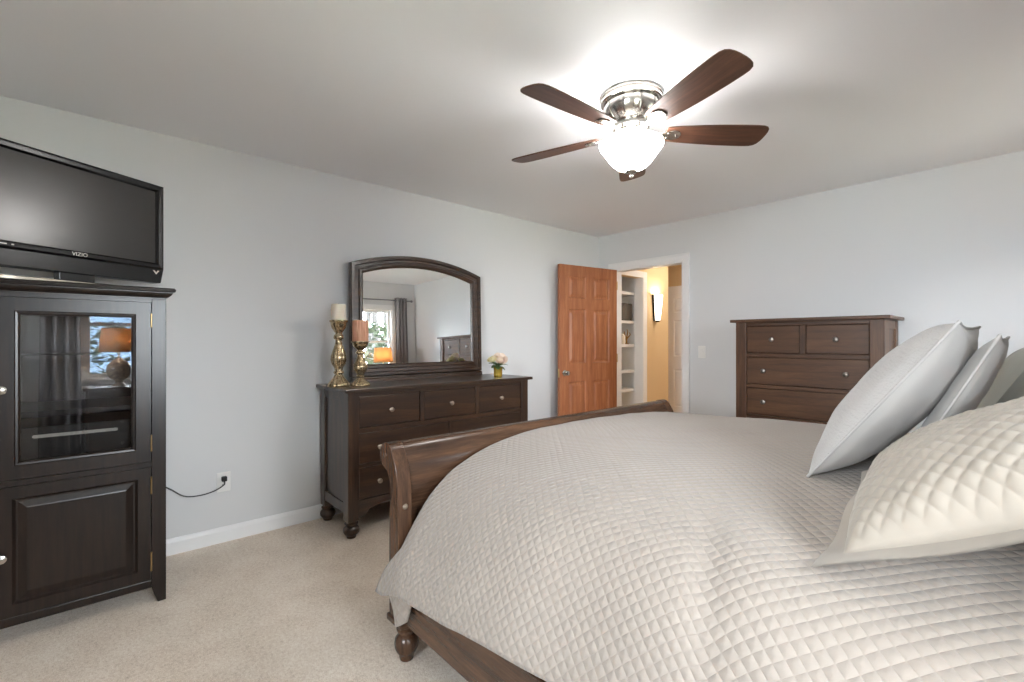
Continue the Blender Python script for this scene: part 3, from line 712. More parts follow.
# ------------------------------------------------------------------ tall chest of drawers (faces -y)
CX, CY = 2.2275, -0.49
ch = thing('chest_of_drawers', 'tall brown chest of drawers against the doorway wall', 'chest of drawers', (CX, 0, 0))
CW = 0.4755
obj('top', bx((-0.512, CY - 0.025, 1.392), (0.509, -0.016, 1.415)), 'chestwoodx', ch, smooth=False, bevel=0.004)
bm = new(); box(bm, (-CW + .02, -0.045, 0.15), (CW - .02, -0.030, 1.392)); box(bm, (-CW + .02, -0.46, 0.17), (CW - .02, -0.045, 0.185)); obj('carcass', bm, 'chestwoodx', ch, smooth=False)
ci = CW - 0.080
for s in (-1, 1):
    a, b = sorted((s * (CW - 0.012), s * (CW - 0.030)))
    obj('side_panel', bx((a, -0.42, 0.14), (b, -0.09, 1.392)), 'chestwoodz', ch, smooth=False)
    for ya, yb in ((CY, CY + 0.075), (-0.10, -0.025)):
        a, b = sorted((s * CW, s * ci)); obj('post', bx((a, ya, 0.10), (b, yb, 1.392)), 'chestwoodz', ch, smooth=False, bevel=0.004)
        f = obj('bun_foot', bun_bm(0.10, 0.048), 'chestwoodz', ch); f.location = (s * (CW - 0.04), (ya + yb) / 2, 0)
    a, b = sorted((s * (CW - 0.004), s * (CW - 0.03)))
    for z0, z1 in ((1.33, 1.392), (0.14, 0.21)): obj('side_rail', bx((a, CY + .075, z0), (b, -0.10, z1)), 'chestwoody', ch, smooth=False, bevel=0.002)
rowz = [(1.150, 1.361), (0.907, 1.120), (0.668, 0.880), (0.430, 0.640), (0.205, 0.402)]
edges = [1.392] + [v for r_ in rowz for v in (r_[1], r_[0])] + [0.165]
for k in range(0, len(edges), 2):
    obj('rail', bx((-ci, CY + 0.006, edges[k + 1]), (ci, CY + 0.045, edges[k])), 'chestwoodx', ch, smooth=False, bevel=0.002)
obj('divider', bx((-0.0185, CY + 0.006, 1.150), (0.0185, CY + 0.045, 1.361)), 'chestwoodz', ch, smooth=False, bevel=0.002)
for k, (z0, z1) in enumerate(rowz):
    if k == 0:
        for a, b in ((-ci, -0.0185), (0.0185, ci)): drawer(ch, ((a + b) / 2, CY + 0.010, (z0 + z1) / 2), b - a - .006, z1 - z0 - .006, 'y', 'chestwoodx', (0,), 'pewter', kr=0.018)
    else: drawer(ch, (0, CY + 0.010, (z0 + z1) / 2), 2 * ci - .006, z1 - z0 - .006, 'y', 'chestwoodx', (-0.267, 0.265), 'pewter', kr=0.018)
pts = [(-ci, 0.205), (-ci, 0.115), (-ci + 0.03, 0.118), (-ci + 0.055, 0.14), (-ci + 0.09, 0.16)]
obj('apron', prism(new(), pts + [(-x, z) for x, z in pts[::-1]], 'y', CY + 0.012, CY + 0.03), 'chestwoodx', ch, smooth=False)

# ------------------------------------------------------------------ media cabinet (faces +x)
FX = 0.565; CY0, CY1 = -4.70, -4.083
mc = thing('media_cabinet', 'black brown media cabinet with glass upper door under the television', 'cabinet', (0.0, -4.39, 0))
O = (0, -4.39, 0)
bm = new()
box(bm, (0.045, CY0, 0.09), (FX - 0.02, CY0 + 0.02, 1.445)); box(bm, (0.045, CY1 - 0.02, 0.09), (FX - 0.02, CY1, 1.445))
box(bm, (0.045, CY0 + .02, 0.09), (0.06, CY1 - .02, 1.445)); box(bm, (0.06, CY0 + .02, 1.425), (FX - 0.02, CY1 - .02, 1.445))
box(bm, (0.06, CY0 + .02, 0.64), (FX - 0.02, CY1 - .02, 0.672)); box(bm, (0.06, CY0 + .02, 0.09), (FX - 0.02, CY1 - .02, 0.11))
obj('carcass', bm, 'espresso', mc, off=O, smooth=False)
# crown
cp = [(0.0, 1.445), (0.0, 1.452), (0.010, 1.455), (0.020, 1.464), (0.025, 1.474), (0.025, 1.478), (0.034, 1.480), (0.036, 1.490), (0.030, 1.498), (0.0, 1.499)]
bm = new(); rings = []
for d, z in cp: rings.append([(0.045, CY0 - d, z), (FX + d, CY0 - d, z), (FX + d, CY1 + d, z), (0.045, CY1 + d, z)])
loft(bm, rings); obj('crown', bm, 'espresso', mc, off=O, smooth=False, bevel=0.0015)
for s in (-1, 1):
    e = CY1 if s > 0 else CY0; i_ = e - s * 0.055
    poly = [(e, 0.0), (e, 1.445), (i_, 1.445), (i_, 0.075), (e - s * 0.048, 0.045), (e - s * 0.032, 0.0)]
    obj('front_stile', prism(new(), poly, 'x', FX - 0.045, FX), 'espresso', mc, off=O, smooth=False, bevel=0.002)
    obj('back_leg', bx((0.045, min(e, e - s * .035), 0), (0.09, max(e, e - s * .035), 0.09)), 'espresso', mc, off=O, smooth=False)
bm = new(); box(bm, (FX - 0.03, CY0 + .055, 1.428), (FX - 0.002, CY1 - .055, 1.445)); obj('top_rail', bm, 'espresso', mc, off=O, smooth=False)
bm = new(); box(bm, (FX - 0.03, CY0 + .055, 0.648), (FX - 0.002, CY1 - .055, 0.671)); obj('middle_rail', bm, 'espresso', mc, off=O, smooth=False)
bm = new(); box(bm, (FX - 0.03, CY0 + .055, 0.075), (FX - 0.002, CY1 - .055, 0.110)); obj('bottom_rail', bm, 'espresso', mc, off=O, smooth=False, bevel=0.002)
dy0, dy1 = CY0 + 0.0575, CY1 - 0.0575
def framed(y0, y1, z0, z1, prof, xf, cap):
    """rectangular rings (inset, depth behind xf); cap closes the middle"""
    bm = new(); rings = [[(xf - d, y0 + k, z0 + k), (xf - d, y1 - k, z0 + k), (xf - d, y1 - k, z1 - k), (xf - d, y0 + k, z1 - k)] for k, d in prof]
    V = [[bm.verts.new(p) for p in r_] for r_ in rings]
    for A, B in zip(V, V[1:]):
        for k in range(4): bm.faces.new((A[k], A[(k + 1) % 4], B[(k + 1) % 4], B[k]))
    if cap: bm.faces.new(V[-1]); bm.faces.new(V[0])
    else:
        A, B = V[-1], V[0]
        for k in range(4): bm.faces.new((A[k], A[(k + 1) % 4], B[(k + 1) % 4], B[k]))
    return bm
st = dy1 - (-4.196); 
d1 = obj('glass_door', framed(dy0, dy1, 0.674, 1.426, [(0, 0.024), (0, 0.0), (st, 0.0), (st + 0.003, 0.005), (st + 0.010, 0.006), (st + 0.016, 0.012), (st + 0.018, 0.024)], FX - 0.001, False), 'espresso', mc, off=O, smooth=False)
k = st + 0.016
obj('pane', bx((FX - 0.018, dy0 + k, 0.674 + k), (FX - 0.014, dy1 - k, 1.426 - k)), 'cabglass', d1, off=O, smooth=False)
d2 = obj('panel_door', framed(dy0, dy1, 0.113, 0.646, [(0, 0.024), (0, 0.0), (st - .006, 0.0), (st - .002, 0.006), (st + 0.004, 0.012), (st + 0.010, 0.012), (st + 0.034, 0.002), (st + 0.038, 0.001)], FX - 0.001, True), 'espresso', mc, off=O, smooth=False)
for dd, z in ((d1, 1.046), (d2, 0.364)):
    bm = knob_bm(0.018, 0.030); bmesh.ops.translate(bm, verts=bm.verts, vec=(FX - 0.001, -4.622, z)); kk = obj('knob', bm, 'nickel', dd, off=O); kk['label'] = 'round satin nickel knob'
for dd, zz in ((d1, ((1.31, 1.375), (0.722, 0.80))), (d2, ((0.52, 0.602), (0.155, 0.245)))):
    for a, b in zz:
        obj('hinge', lathe(new(), [(0, a), (0.0035, a), (0.0035, b), (0, b)], (FX + 0.001, dy1 + 0.001, 0), 10), 'brass', dd, off=O)
for z in (1.165, 0.925):
    obj('shelf', bx((0.062, CY0 + .02, z), (FX - 0.06, CY1 - .02, z + 0.018)), 'espresso', mc, off=O, smooth=False)
mp_ = thing('media_player', 'black device with a long pale strip behind the cabinet glass', 'media player', (0.28, -4.40, 0.672))
obj('case', bx((-0.16, -0.20, 0.012), (0.19, 0.20, 0.20)), 'tvbezel', mp_, smooth=False, bevel=0.003)
bm = new(); poly = [(0.135 * sgn + 0.007 * math.cos(t), 0.158 + 0.007 * math.sin(t)) for sgn, ts in ((1, [-PI / 2 + PI * i / 6 for i in range(7)]), (-1, [PI / 2 + PI * i / 6 for i in range(7)])) for t in ts]
o = obj('display_strip', prism(bm, poly, 'x', 0.19, 0.192), 'ceramic', mp_, smooth=False); o['label'] = 'pale rounded strip'
for x in (-0.13, 0.15):
    for y in (-0.17, 0.17): obj('foot', lathe(new(), [(0, 0), (0.014, 0), (0.014, 0.013), (0, 0.013)], (x, y, 0), 14), 'blackrubber', mp_)

# ------------------------------------------------------------------ television on the cabinet
TVA = math.atan2(0.866, -0.50)
TVC = Vector((0.382, -4.399, 1.499))
tv = thing('television', 'black flat screen television turned towards the bed on the cabinet', 'television', TVC, TVA)
B0, TW, TH = 0.058, 0.384, 0.523     # bottom height, half width, panel height
bm = new()
prism(bm, [(-TW, B0 + 0.012), (-TW + 0.012, B0), (TW - 0.012, B0), (TW, B0 + 0.012), (TW, B0 + TH), (-TW, B0 + TH)], 'y', 0.004, 0.055); obj('housing', bm, 'tvblack', tv, smooth=False, bevel=0.003)
prof = [(0.0, 0.004), (0.0, -0.012), (0.010, -0.016), (0.026, -0.014), (0.034, -0.004), (0.036, 0.004)]
bm = new(); zb = B0 + 0.072
rings = [[(-TW + k, d, zb + (k if k < .001 else k)), (TW - k, d, zb + k), (TW - k, d, B0 + TH - k), (-TW + k, d, B0 + TH - k)] for k, d in prof]
loft(bm, rings, cap=False); fr = obj('bezel', bm, 'tvblack', tv, smooth=False)
obj('screen', bx((-TW + 0.030, -0.002, zb + 0.030), (TW - 0.030, 0.004, B0 + TH - 0.030)), 'screen', tv, smooth=False)
bm = new(); prism(bm, [(-TW, zb + 0.001), (TW, zb + 0.001), (TW - 0.014, B0), (-TW + 0.014, B0)], 'y', -0.013, 0.004); obj('speaker_bar', bm, 'tvblack', tv, smooth=False, bevel=0.003)
def text(name, body, size, mt, parent, loc, rot, ext=0.0006, align='CENTER'):
    c = bpy.data.curves.new(name, 'FONT'); c.body = body; c.size = size; c.extrude = ext; c.align_x = align; c.align_y = 'CENTER'
    tmp = bpy.data.objects.new(name, c); COL.objects.link(tmp); bpy.context.view_layer.update()
    me = bpy.data.meshes.new_from_object(tmp); bpy.data.objects.remove(tmp); bpy.data.curves.remove(c); me.name = name; me.materials.clear(); me.materials.append(M[mt])
    o_ = bpy.data.objects.new(name, me); COL.objects.link(o_); o_.parent = parent; o_.location = loc; o_.rotation_euler = rot; return o_
M['logo'] = mat('logo_silver', 'cfcac2', 0.4, 0.3)
t_ = text('logo_lettering', 'VIZIO', 0.024, 'logo', tv, (0, -0.0165, zb + 0.018), (PI / 2, 0, 0))
bm = new()
xr, zr = TW - 0.040, B0 + 0.066
prism(bm, [(xr - 0.017, zr), (xr - 0.008, zr), (xr, zr - 0.012), (xr + 0.008, zr), (xr + 0.017, zr), (xr, zr - 0.022)], 'y', -0.0145, -0.0128); o = obj('corner_emblem', bm, 'logo', tv, smooth=False)
bm = new()
for a, b in ((-0.345, -0.315), (-0.300, -0.255), (-0.240, -0.232)): box(bm, (a, -0.0166, zb + 0.017), (b, -0.0155, zb + 0.021))
obj('printed_marks', bm, 'logo', tv, smooth=False)
obj('stand_neck', bx((-0.07, 0.0, 0.012), (0.07, 0.04, B0 + 0.01)), 'tvblack', tv, smooth=False, bevel=0.003)
poly = [(0.33 * math.copysign(abs(math.cos(a)) ** 0.6, math.cos(a)), 0.02 + 0.11 * math.copysign(abs(math.sin(a)) ** 0.6, math.sin(a))) for a in [2 * PI * i / 40 for i in range(40)]]
b_ = obj('stand_base', prism(new(), poly, 'z', 0.0, 0.016), 'tvblack', tv, sharp=50)
poly2 = [(1.012 * x, 0.02 + 1.02 * (y - .02)) for x, y in poly]
obj('base_edge', prism(new(), poly2, 'z', 0.002, 0.013), 'silver', b_, sharp=50)

# ------------------------------------------------------------------ sleigh bed
bed = thing('sleigh_bed', 'brown wooden sleigh bed with rolled footboard', 'bed', (2.85, -2.42, 0))
BO = (2.85, -2.42, 0)
def sleigh(ins=0.0, zb=0.165):
    c, rr = (1.625, 0.785), 0.053 - ins
    left = catmull([(1.655, zb, 0), (1.652, 0.40, 0), (1.656, 0.55, 0), (1.662, 0.64, 0), (1.655, 0.69, 0), (1.632, 0.725, 0), (1.600, 0.740, 0)], 5) if zb < 0.5 else catmull([(1.664, zb, 0), (1.657, 0.685, 0), (1.632, 0.725, 0), (1.600, 0.740, 0)], 5)
    arc = [(c[0] + rr * math.cos(t), c[1] + rr * math.sin(t)) for t in [math.radians(d) for d in range(225, 14, -12)]]
    right = catmull([(1.683, 0.792, 0), (1.703, 0.757, 0), (1.716, 0.71, 0), (1.724, 0.62, 0), (1.730, 0.42, 0), (1.742, zb, 0)], 5) if zb < 0.5 else catmull([(1.683, 0.792, 0), (1.703, 0.757, 0), (1.714, 0.71, 0), (1.716, zb, 0)], 5)
    L = [(p.x + ins, p.y) for p in left]; Rr = [(p.x - ins, p.y) for p in right]
    return L + arc + Rr
PN, PF = -3.472, -1.368
for y0, y1 in ((PN, PN + 0.062), (PF - 0.062, PF)):
    p = obj('foot_post', prism(new(), sleigh(), 'y', y0, y1), 'bedwoodz', bed, off=BO, sharp=40, bevel=0.003)
    s = 1 if y0 > -2 else -1; ye = y1 if s > 0 else y0
    bm = lathe(new(), [(0, 0), (0.011, 0), (0.010, 0.004), (0.006, 0.006), (0, 0.0065)], (0, 0, 0), 16)
    bmesh.ops.rotate(bm, verts=bm.verts, cent=(0, 0, 0), matrix=Matrix.Rotation(-s * PI / 2, 3, 'X')); bmesh.ops.translate(bm, verts=bm.verts, vec=(1.623, ye, 0.787)); obj('scroll_button', bm, 'bedwoodz', p, off=BO)
    obj('plinth', bx((1.642, y0 - 0.006, 0.142), (1.756, y1 + 0.006, 0.168)), 'bedwoody', p, off=BO, smooth=False, bevel=0.005)
    f = obj('turned_foot', bun_bm(0.142, 0.047, 32), 'bedwoodz', bed); f.location = Vector((1.712, (y0 + y1) / 2 + (0.014 if y0 < -2 else -0.014), 0)) - Vector(BO)
obj('crest_rail', prism(new(), sleigh(0.003, 0.655), 'y', PN + 0.062, PF - 0.062), 'bedwoody', bed, off=BO, sharp=50)
obj('footboard_panel', bx((1.672, PN + 0.062, 0.20), (1.694, PF - 0.062, 0.662)), 'bedwoody', bed, off=BO, smooth=False)
obj('lower_rail', bx((1.665, PN + .062, 0.18), (1.725, PF - .062, 0.30)), 'bedwoody', bed, off=BO, smooth=False, bevel=0.004)
for y in (PN + 0.068, PF - 0.068):
    bm = lathe(new(), [(0, 0), (0.012, 0), (0.012, 0.003), (0.009, 0.007), (0, 0.009)], (1.697, y + (0.012 if y < -2 else -0.012), 0.635), 16, axis='x'); 
    bmesh.ops.translate(bm, verts=bm.verts, vec=(0, 0, 0))
    bm.free()
bm = lathe(new(), [(0, 0), (0.011, 0), (0.011, 0.003), (0.008, 0.008), (0, 0.010)], (0, 0, 0), 16, axis='x'); bmesh.ops.translate(bm, verts=bm.verts, vec=(1.722, -3.44, 0.600)); obj('bolt_cap', bm, 'paleknob', bed, off=BO)
for y0, y1 in ((-3.462, -3.434), (-1.406, -1.378)):
    obj('side_rail', bx((1.735, y0, 0.165), (3.97, y1, 0.345)), 'bedwoodx', bed, off=BO, smooth=False, bevel=0.004)
# headboard
def head_poly():
    c, rr = (4.10, 1.20), 0.06
    left = catmull([(3.95, 0.165, 0), (3.955, 0.5, 0), (3.965, 0.9, 0), (3.985, 1.10, 0), (4.02, 1.20, 0), (4.065, 1.250, 0)], 5)
    arc = [(c[0] + rr * math.cos(t), c[1] + rr * math.sin(t)) for t in [math.radians(d) for d in range(110, -130, -14)]]
    right = catmull([(4.05, 1.14, 0), (4.035, 1.0, 0), (4.03, 0.6, 0), (4.04, 0.165, 0)], 5)
    return [(p.x, p.y) for p in left] + arc + [(p.x, p.y) for p in right]
for y0, y1 in ((PN, PN + .062), (PF - .062, PF)):
    obj('head_post', prism(new(), head_poly(), 'y', y0, y1), 'bedwoodz', bed, off=BO, sharp=40, bevel=0.003)
    f = obj('turned_foot', bun_bm(0.165, 0.050, 24), 'bedwoodz', bed); f.location = Vector((3.995, (y0 + y1) / 2, 0)) - Vector(BO)
obj('headboard_panel', prism(new(), [(x + (0.008 if x < 4.03 else -0.004), z) for x, z in head_poly()], 'y', PN + .062, PF - .062), 'bedwoody', bed, off=BO, sharp=40)

tag(obj('box_spring', bx((1.76, -3.405, 0.20), (3.93, -1.435, 0.42)), 'blackcloth', smooth=False, bevel=0.02), 'black box spring showing in the gap under the quilt hem', 'box spring')
tag(obj('mattress', bx((1.80, -3.335, 0.422), (3.93, -1.505, 0.70)), 'mattress', smooth=True, bevel=0.09, seg=5), 'white mattress under the cream quilt', 'mattress')

# ------------------------------------------------------------------ quilt
def quilt():
    foot = [(-1.30, .40), (-1.33, .6), (-1.40, .735), (-1.5, .778), (-1.6, .79), (-1.85, .805), (-2.25, .824), (-2.57, .825), (-2.71, .822), (-2.85, .807), (-2.97, .790), (-3.085, .763), (-3.165, .736), (-3.25, .70), (-3.34, .63), (-3.405, .545), (-3.465, .45), (-3.51, .37), (-3.535, .275)]
    mid = [(-1.28, .42), (-1.31, .6), (-1.36, .74), (-1.45, .80), (-1.6, .822), (-2.0, .835), (-2.4, .838), (-2.7, .836), (-2.9, .829), (-3.05, .818), (-3.15, .806), (-3.23, .788), (-3.31, .76), (-3.38, .718), (-3.43, .665), (-3.47, .60), (-3.50, .53), (-3.525, .47), (-3.54, .41)]
    NP, NX_ = 230, 190
    pf, Lf = resample(catmull([(0, y, z) for y, z in foot], 8), NP); pm, Lm = resample(catmull([(0, y, z) for y, z in mid], 8), NP)
    bm = new(); uv = bm.loops.layers.uv.new('UVMap'); rows = []; UV = {}
    X0, X1 = 1.748, 3.925
    for i in range(NX_):
        s = i / (NX_ - 1); row = []
        for j in range(NP):
            t = j / (NP - 1)
            x = X0 + (X1 - X0) * s
            k = smooth01((x - X0) / 0.75)
            p = pf[j].lerp(pm[j], k); y, z = p.y, p.z
            # the near drape swings out past the footboard post at its foot edge
            near = 0.0 if y > -3.47 else min((-3.47 - y) / 0.065, 1.0)
            x -= 0.086 * near * (1 - smooth01((x - X0) / 0.45))
            # hem rises towards the head
            dn = smooth01((t - 0.80) / 0.20)
            z += dn * (0.045 * smooth01((x - 2.25) / 0.7) + 0.003 * math.sin(x * 9.0))
            z += dn * 0.045 * smooth01((x - 1.68) / 0.16) * (1 - k)
            side = smooth01((-3.30 - y) / 0.2)
            y += side * (0.007 * math.sin(x * 7.3 + 2.2 * z) + 0.003 * math.sin(x * 17.0 + 1.0)) * smooth01((x - 1.9) / .4)
            # soft wrinkles
            q = Vector((x * 2.3, y * 2.3, z * 2.0)); z += 0.009 * noise.noise(q) + 0.004 * noise.noise(q * 2.7)
            # diagonal crease running down the near side
            d = (x - 2.86) * 0.80 + (y + 3.30) * 0.35
            z -= 0.011 * math.exp(-(d / 0.030) ** 2) * smooth01((-3.05 - y) / 0.25)
            z += 0.006 * math.exp(-((d - 0.09) / 0.05) ** 2) * smooth01((-3.05 - y) / 0.25)
            v = bm.verts.new((x, y, z)); UV[v] = (x, t * Lm); row.append(v)
        rows.append(row)
    for A, B in zip(rows, rows[1:]):
        for j in range(NP - 1):
            f = bm.faces.new((A[j], A[j + 1], B[j + 1], B[j]))
            for l in f.loops: l[uv].uv = UV[l.vert]
    o = obj('quilt', bm, 'quilt', sharp=180)
    m_ = o.modifiers.new('thickness', 'SOLIDIFY'); m_.thickness = 0.010; m_.offset = -1
    tag(o, 'cream diamond quilted bedspread draped over the bed', 'quilt')
    # the folded under corner hanging in front of the foot post
    bm = new(); uv = bm.loops.layers.uv.new('UVMap'); rows = []
    for i in range(13):
        t = i / 12; row = []
        top = Vector((1.690, -3.500, 0.290)).lerp(Vector((1.890, -3.50, 0.345)), t); bot = Vector((1.752, -3.495, 0.192)).lerp(Vector((1.845, -3.498, 0.228)), t)
        for j in range(10):
            u = j / 9; p = top.lerp(bot, u); p.y -= 0.016 * math.sin(PI * t) * (0.4 + u); p.z -= 0.012 * math.sin(PI * t) * u
            row.append(bm.verts.new(p))
        rows.append(row)
    for i in range(12):
        for j in range(9):
            f = bm.faces.new((rows[i][j], rows[i + 1][j], rows[i + 1][j + 1], rows[i][j + 1]))
            for l, (a, b) in zip(f.loops, ((i, j), (i + 1, j), (i + 1, j + 1), (i, j + 1))): l[uv].uv = (a * .009, b * .013)
    c_ = obj('folded_corner', bm, 'quilt', o, sharp=180); m_ = c_.modifiers.new('thickness', 'SOLIDIFY'); m_.thickness = 0.006
quilt()

# ------------------------------------------------------------------ pillows
def pillow_surface(W, Hh, thick, sgn, n=56, pinch=0.05, sag=0.0, quilt_side=None, flange=0.0, seed=0.0):
    bm = new(); rows = []
    for i in range(n + 1):
        u = -1 + 2 * i / n; row = []
        for j in range(n + 1):
            v = -1 + 2 * j / n
            px = u * (1 - pinch * (1 - v * v) * abs(u) ** 3); py = v * (1 - pinch * (1 - u * u) * abs(v) ** 3)
            fu, fv = W / 2 + flange, Hh / 2 + flange
            x, y = px * fu, py * fv
            a, b = min(abs(u) * fu / (W / 2), 1), min(abs(v) * fv / (Hh / 2), 1)
            prof_ = (max(1 - a ** 2.4, 0) * max(1 - b ** 2.4, 0)) ** 0.55
            z = thick / 2 * prof_
            if sag: z += thick * 0.22 * prof_ * max(0, -v) * sag
            z += (0.006 * noise.noise(Vector((x * 7 + seed, y * 7, sgn * 3.1))) + 0.003 * noise.noise(Vector((x * 19 + seed, y * 19, 1.7)))) * min(1, prof_ * 4)
            if quilt_side and prof_ > 0:
                kk = PI / (quilt_side * math.sqrt(2)); h = abs(math.sin((x + y) * kk) * math.sin((x - y) * kk)) ** 0.5
                z += 0.0048 * h * min(1, prof_ * 3)
            z = sgn * z
            if flange and prof_ <= 0: z += 0.006 * math.sin(x * 19 + seed) * math.sin(y * 15)
            row.append(bm.verts.new((x, y + Hh / 2 + flange, z)))
        rows.append(row)
    for A, B in zip(rows, rows[1:]):
        for j in range(n): bm.faces.new((A[j], A[j + 1], B[j + 1], B[j]))
    edge = [rows[i][0].co.copy() for i in range(n + 1)] + [rows[n][j].co.copy() for j in range(1, n + 1)] + [rows[i][n].co.copy() for i in range(n - 1, -1, -1)] + [rows[0][j].co.copy() for j in range(n - 1, 0, -1)]
    return bm, edge
def place(root, base, lean_deg, yaw_deg=0.0, roll_deg=0.0, tilt_deg=0.0):
    """local x = across the bed (towards the camera side), local y = up the pillow, local z = its front towards the foot"""
    a = math.radians(lean_deg); s, c = math.sin(a), math.cos(a)
    R = Matrix(((0, s, -c), (-1, 0, 0), (0, c, s)))
    R = Matrix.Rotation(math.radians(yaw_deg), 3, 'Z') @ R @ Matrix.Rotation(math.radians(roll_deg), 3, 'Z') @ Matrix.Rotation(math.radians(tilt_deg), 3, 'Y')
    root.matrix_world = Matrix.Translation(base) @ R.to_4x4()
def pillow(label, W, Hh, thick, base, lean, front, back, yaw=0, roll=0, piping=True, group='pillows propped on the bed', seed=0.0, bthick=None):
    r = thing('pillow', label, 'pillow', (0, 0, 0), 0, group)
    bm, e = pillow_surface(W, Hh, thick, 1, seed=seed); obj('front_panel', bm, front, r, sharp=180)
    bm, _ = pillow_surface(W, Hh, bthick or thick, -1, seed=seed + 5); obj('back_panel', bm, back, r, sharp=180)
    if piping:
        V = [Vector(q) for q in e]; bm = new(); n = 8; rings = []
        for i, q in enumerate(V):
            t = (V[(i + 1) % len(V)] - V[i - 1]); t.z = 0; t.normalize(); a = Vector((t.y, -t.x, 0)); b = Vector((0, 0, 1))
            rings.append([q + (a * math.cos(2 * PI * k / n) + b * math.sin(2 * PI * k / n)) * 0.0042 for k in range(n)])
        loft(bm, rings, cap=False, closed_path=True); obj('piping', bm, front, r, sharp=180)
    place(r, base, lean, yaw, roll); return r
pillow('pale grey linen pillow with piped edge leaning in front of the others', 0.64, 0.56, 0.20, (2.905, -2.43, 0.840), 36, 'linen', 'linen_smooth', seed=1.0, bthick=0.17)
pillow('second pale grey pillow leaning just behind the piped linen one', 0.62, 0.455, 0.08, (3.10, -2.33, 0.850), 26, 'linen_smooth', 'linen_smooth', seed=3.0)
pillow('grey green pillow showing behind the two pale grey pillows', 0.60, 0.44, 0.14, (3.17, -1.70, 0.850), 29, 'sage', 'sage', piping=False, seed=6.0)
r = thing('pillow_sham', 'cream diamond quilted sham with plain border lying nearest the camera', 'pillow', (0, 0, 0), 0, 'pillows propped on the bed')
bm, e = pillow_surface(0.50, 0.56, 0.255, 1, n=250, quilt_side=0.026, flange=0.048, pinch=0.03, seed=2.0); obj('front_panel', bm, 'sham', r, sharp=180)
bm, _ = pillow_surface(0.50, 0.56, 0.08, -1, n=60, flange=0.048, pinch=0.03, seed=2.0); bmesh.ops.translate(bm, verts=bm.verts, vec=(0, 0, -0.003)); obj('back_panel', bm, 'sham', r, sharp=180)
place(r, (3.045, -2.985, 0.828), 63, tilt_deg=8)

r = thing('pillow', 'white pillow lying flat under the quilted sham', 'pillow', (0, 0, 0), 0, 'pillows propped on the bed')
bm, e = pillow_surface(0.56, 0.42, 0.13, 1, n=40, seed=9.0); obj('front_panel', bm, 'mattress', r, sharp=180)
bm, _ = pillow_surface(0.56, 0.42, 0.13, -1, n=40, seed=9.0); obj('back_panel', bm, 'mattress', r, sharp=180)
place(r, (3.43, -2.985, 0.895), 86)

# ------------------------------------------------------------------ nightstands, lamps, curtains
def nightstand(label, y, zt):
    r = thing('nightstand', label, 'nightstand', (3.99, y, 0), 0, 'nightstands beside the bed')
    hw, d0, d1_ = 0.27, -0.20, 0.235
    obj('top', bx((d0 - 0.02, -hw - .02, zt - 0.024), (d1_, hw + .02, zt)), 'walnuty', r, smooth=False, bevel=0.004)
    bm = new(); box(bm, (d0, -hw, 0.11), (d1_ - .005, -hw + .02, zt - .024)); box(bm, (d0, hw - .02, 0.11), (d1_ - .005, hw, zt - .024)); box(bm, (d1_ - .02, -hw + .02, .11), (d1_ - .005, hw - .02, zt - .024)); box(bm, (d0, -hw + .02, .11), (d1_ - .02, hw - .02, .13)); obj('carcass', bm, 'walnuty', r, smooth=False)
    hh = (zt - 0.024 - 0.13) / 3
    for k in range(3):
        o_ = drawer(r, (d0 + 0.0, 0, 0.13 + hh * (k + .5)), 2 * hw - .05, hh - .012, 'x', 'walnuty', (), 'pewter'); o_.rotation_euler = (0, 0, PI)
        bm = knob_bm(); kk = obj('knob', bm, 'pewter', o_)
    for x in (d0 + .04, d1_ - .05):
        for yy_ in (-hw + .04, hw - .04):
            f = obj('bun_foot', bun_bm(0.11, 0.04, 20), 'walnutz', r); f.location = (x, yy_, 0)
nightstand('dark wooden nightstand on the doorway side of the bed', -0.86, 0.72)
nightstand('dark wooden nightstand reflected in the cabinet glass', -4.13, 0.79)
def table_lamp(label, x, y, z):
    r = thing('table_lamp', label, 'table lamp', (x, y, z), 0, 'lit nightstand lamps')
    obj('base', lathe(new(), [(0, 0), (0.055, 0), (0.058, 0.01), (0.045, 0.022), (0.030, 0.035), (0.034, 0.05), (0.075, 0.085), (0.098, 0.13), (0.102, 0.17), (0.090, 0.215), (0.062, 0.25), (0.032, 0.272), (0.020, 0.285), (0.020, 0.30), (0, 0.30)], (0, 0, 0), 40), 'lampceramic', r)
    obj('stem', lathe(new(), [(0, 0.30), (0.008, 0.30), (0.008, 0.40), (0, 0.40)], (0, 0, 0), 14), 'brass', r)
    bm = lathe(new(), [(0.152, 0.345), (0.130, 0.585)], (0, 0, 0), 48) if False else loft(new(), [[(q * math.cos(2 * PI * k / 48), q * math.sin(2 * PI * k / 48), h) for k in range(48)] for q, h in ((0.158, 0.345), (0.147, 0.465), (0.136, 0.585))], cap=False)
    so = obj('lamp_shade', bm, 'shade', r); m_ = so.modifiers.new('thickness', 'SOLIDIFY'); m_.thickness = 0.002; so['label'] = 'warm lit tan drum shade'
    bm = new(); tube(bm, [(-0.135, 0, 0.57), (0, 0, 0.57), (0.135, 0, 0.57)], 0.002, 6); tube(bm, [(0, -0.135, 0.57), (0, 0, 0.57), (0, 0.135, 0.57)], 0.002, 6); tube(bm, [(0, 0, 0.40), (0, 0, 0.57)], 0.003, 6); obj('shade_spider', bm, 'brass', so)
    l = bpy.data.lights.new('lamp_bulb', 'POINT'); l.energy = 2.5; l.color = (1.0, 0.88, 0.72); l.shadow_soft_size = 0.035
    o_ = bpy.data.objects.new('lamp_bulb', l); COL.objects.link(o_); o_.location = (x, y, z + 0.455)
table_lamp('lit tan shaded lamp reflected in the dresser mirror', 4.00, -0.76, 0.72)
table_lamp('lit tan shaded lamp reflected in the cabinet glass', 3.95, -4.15, 0.79)
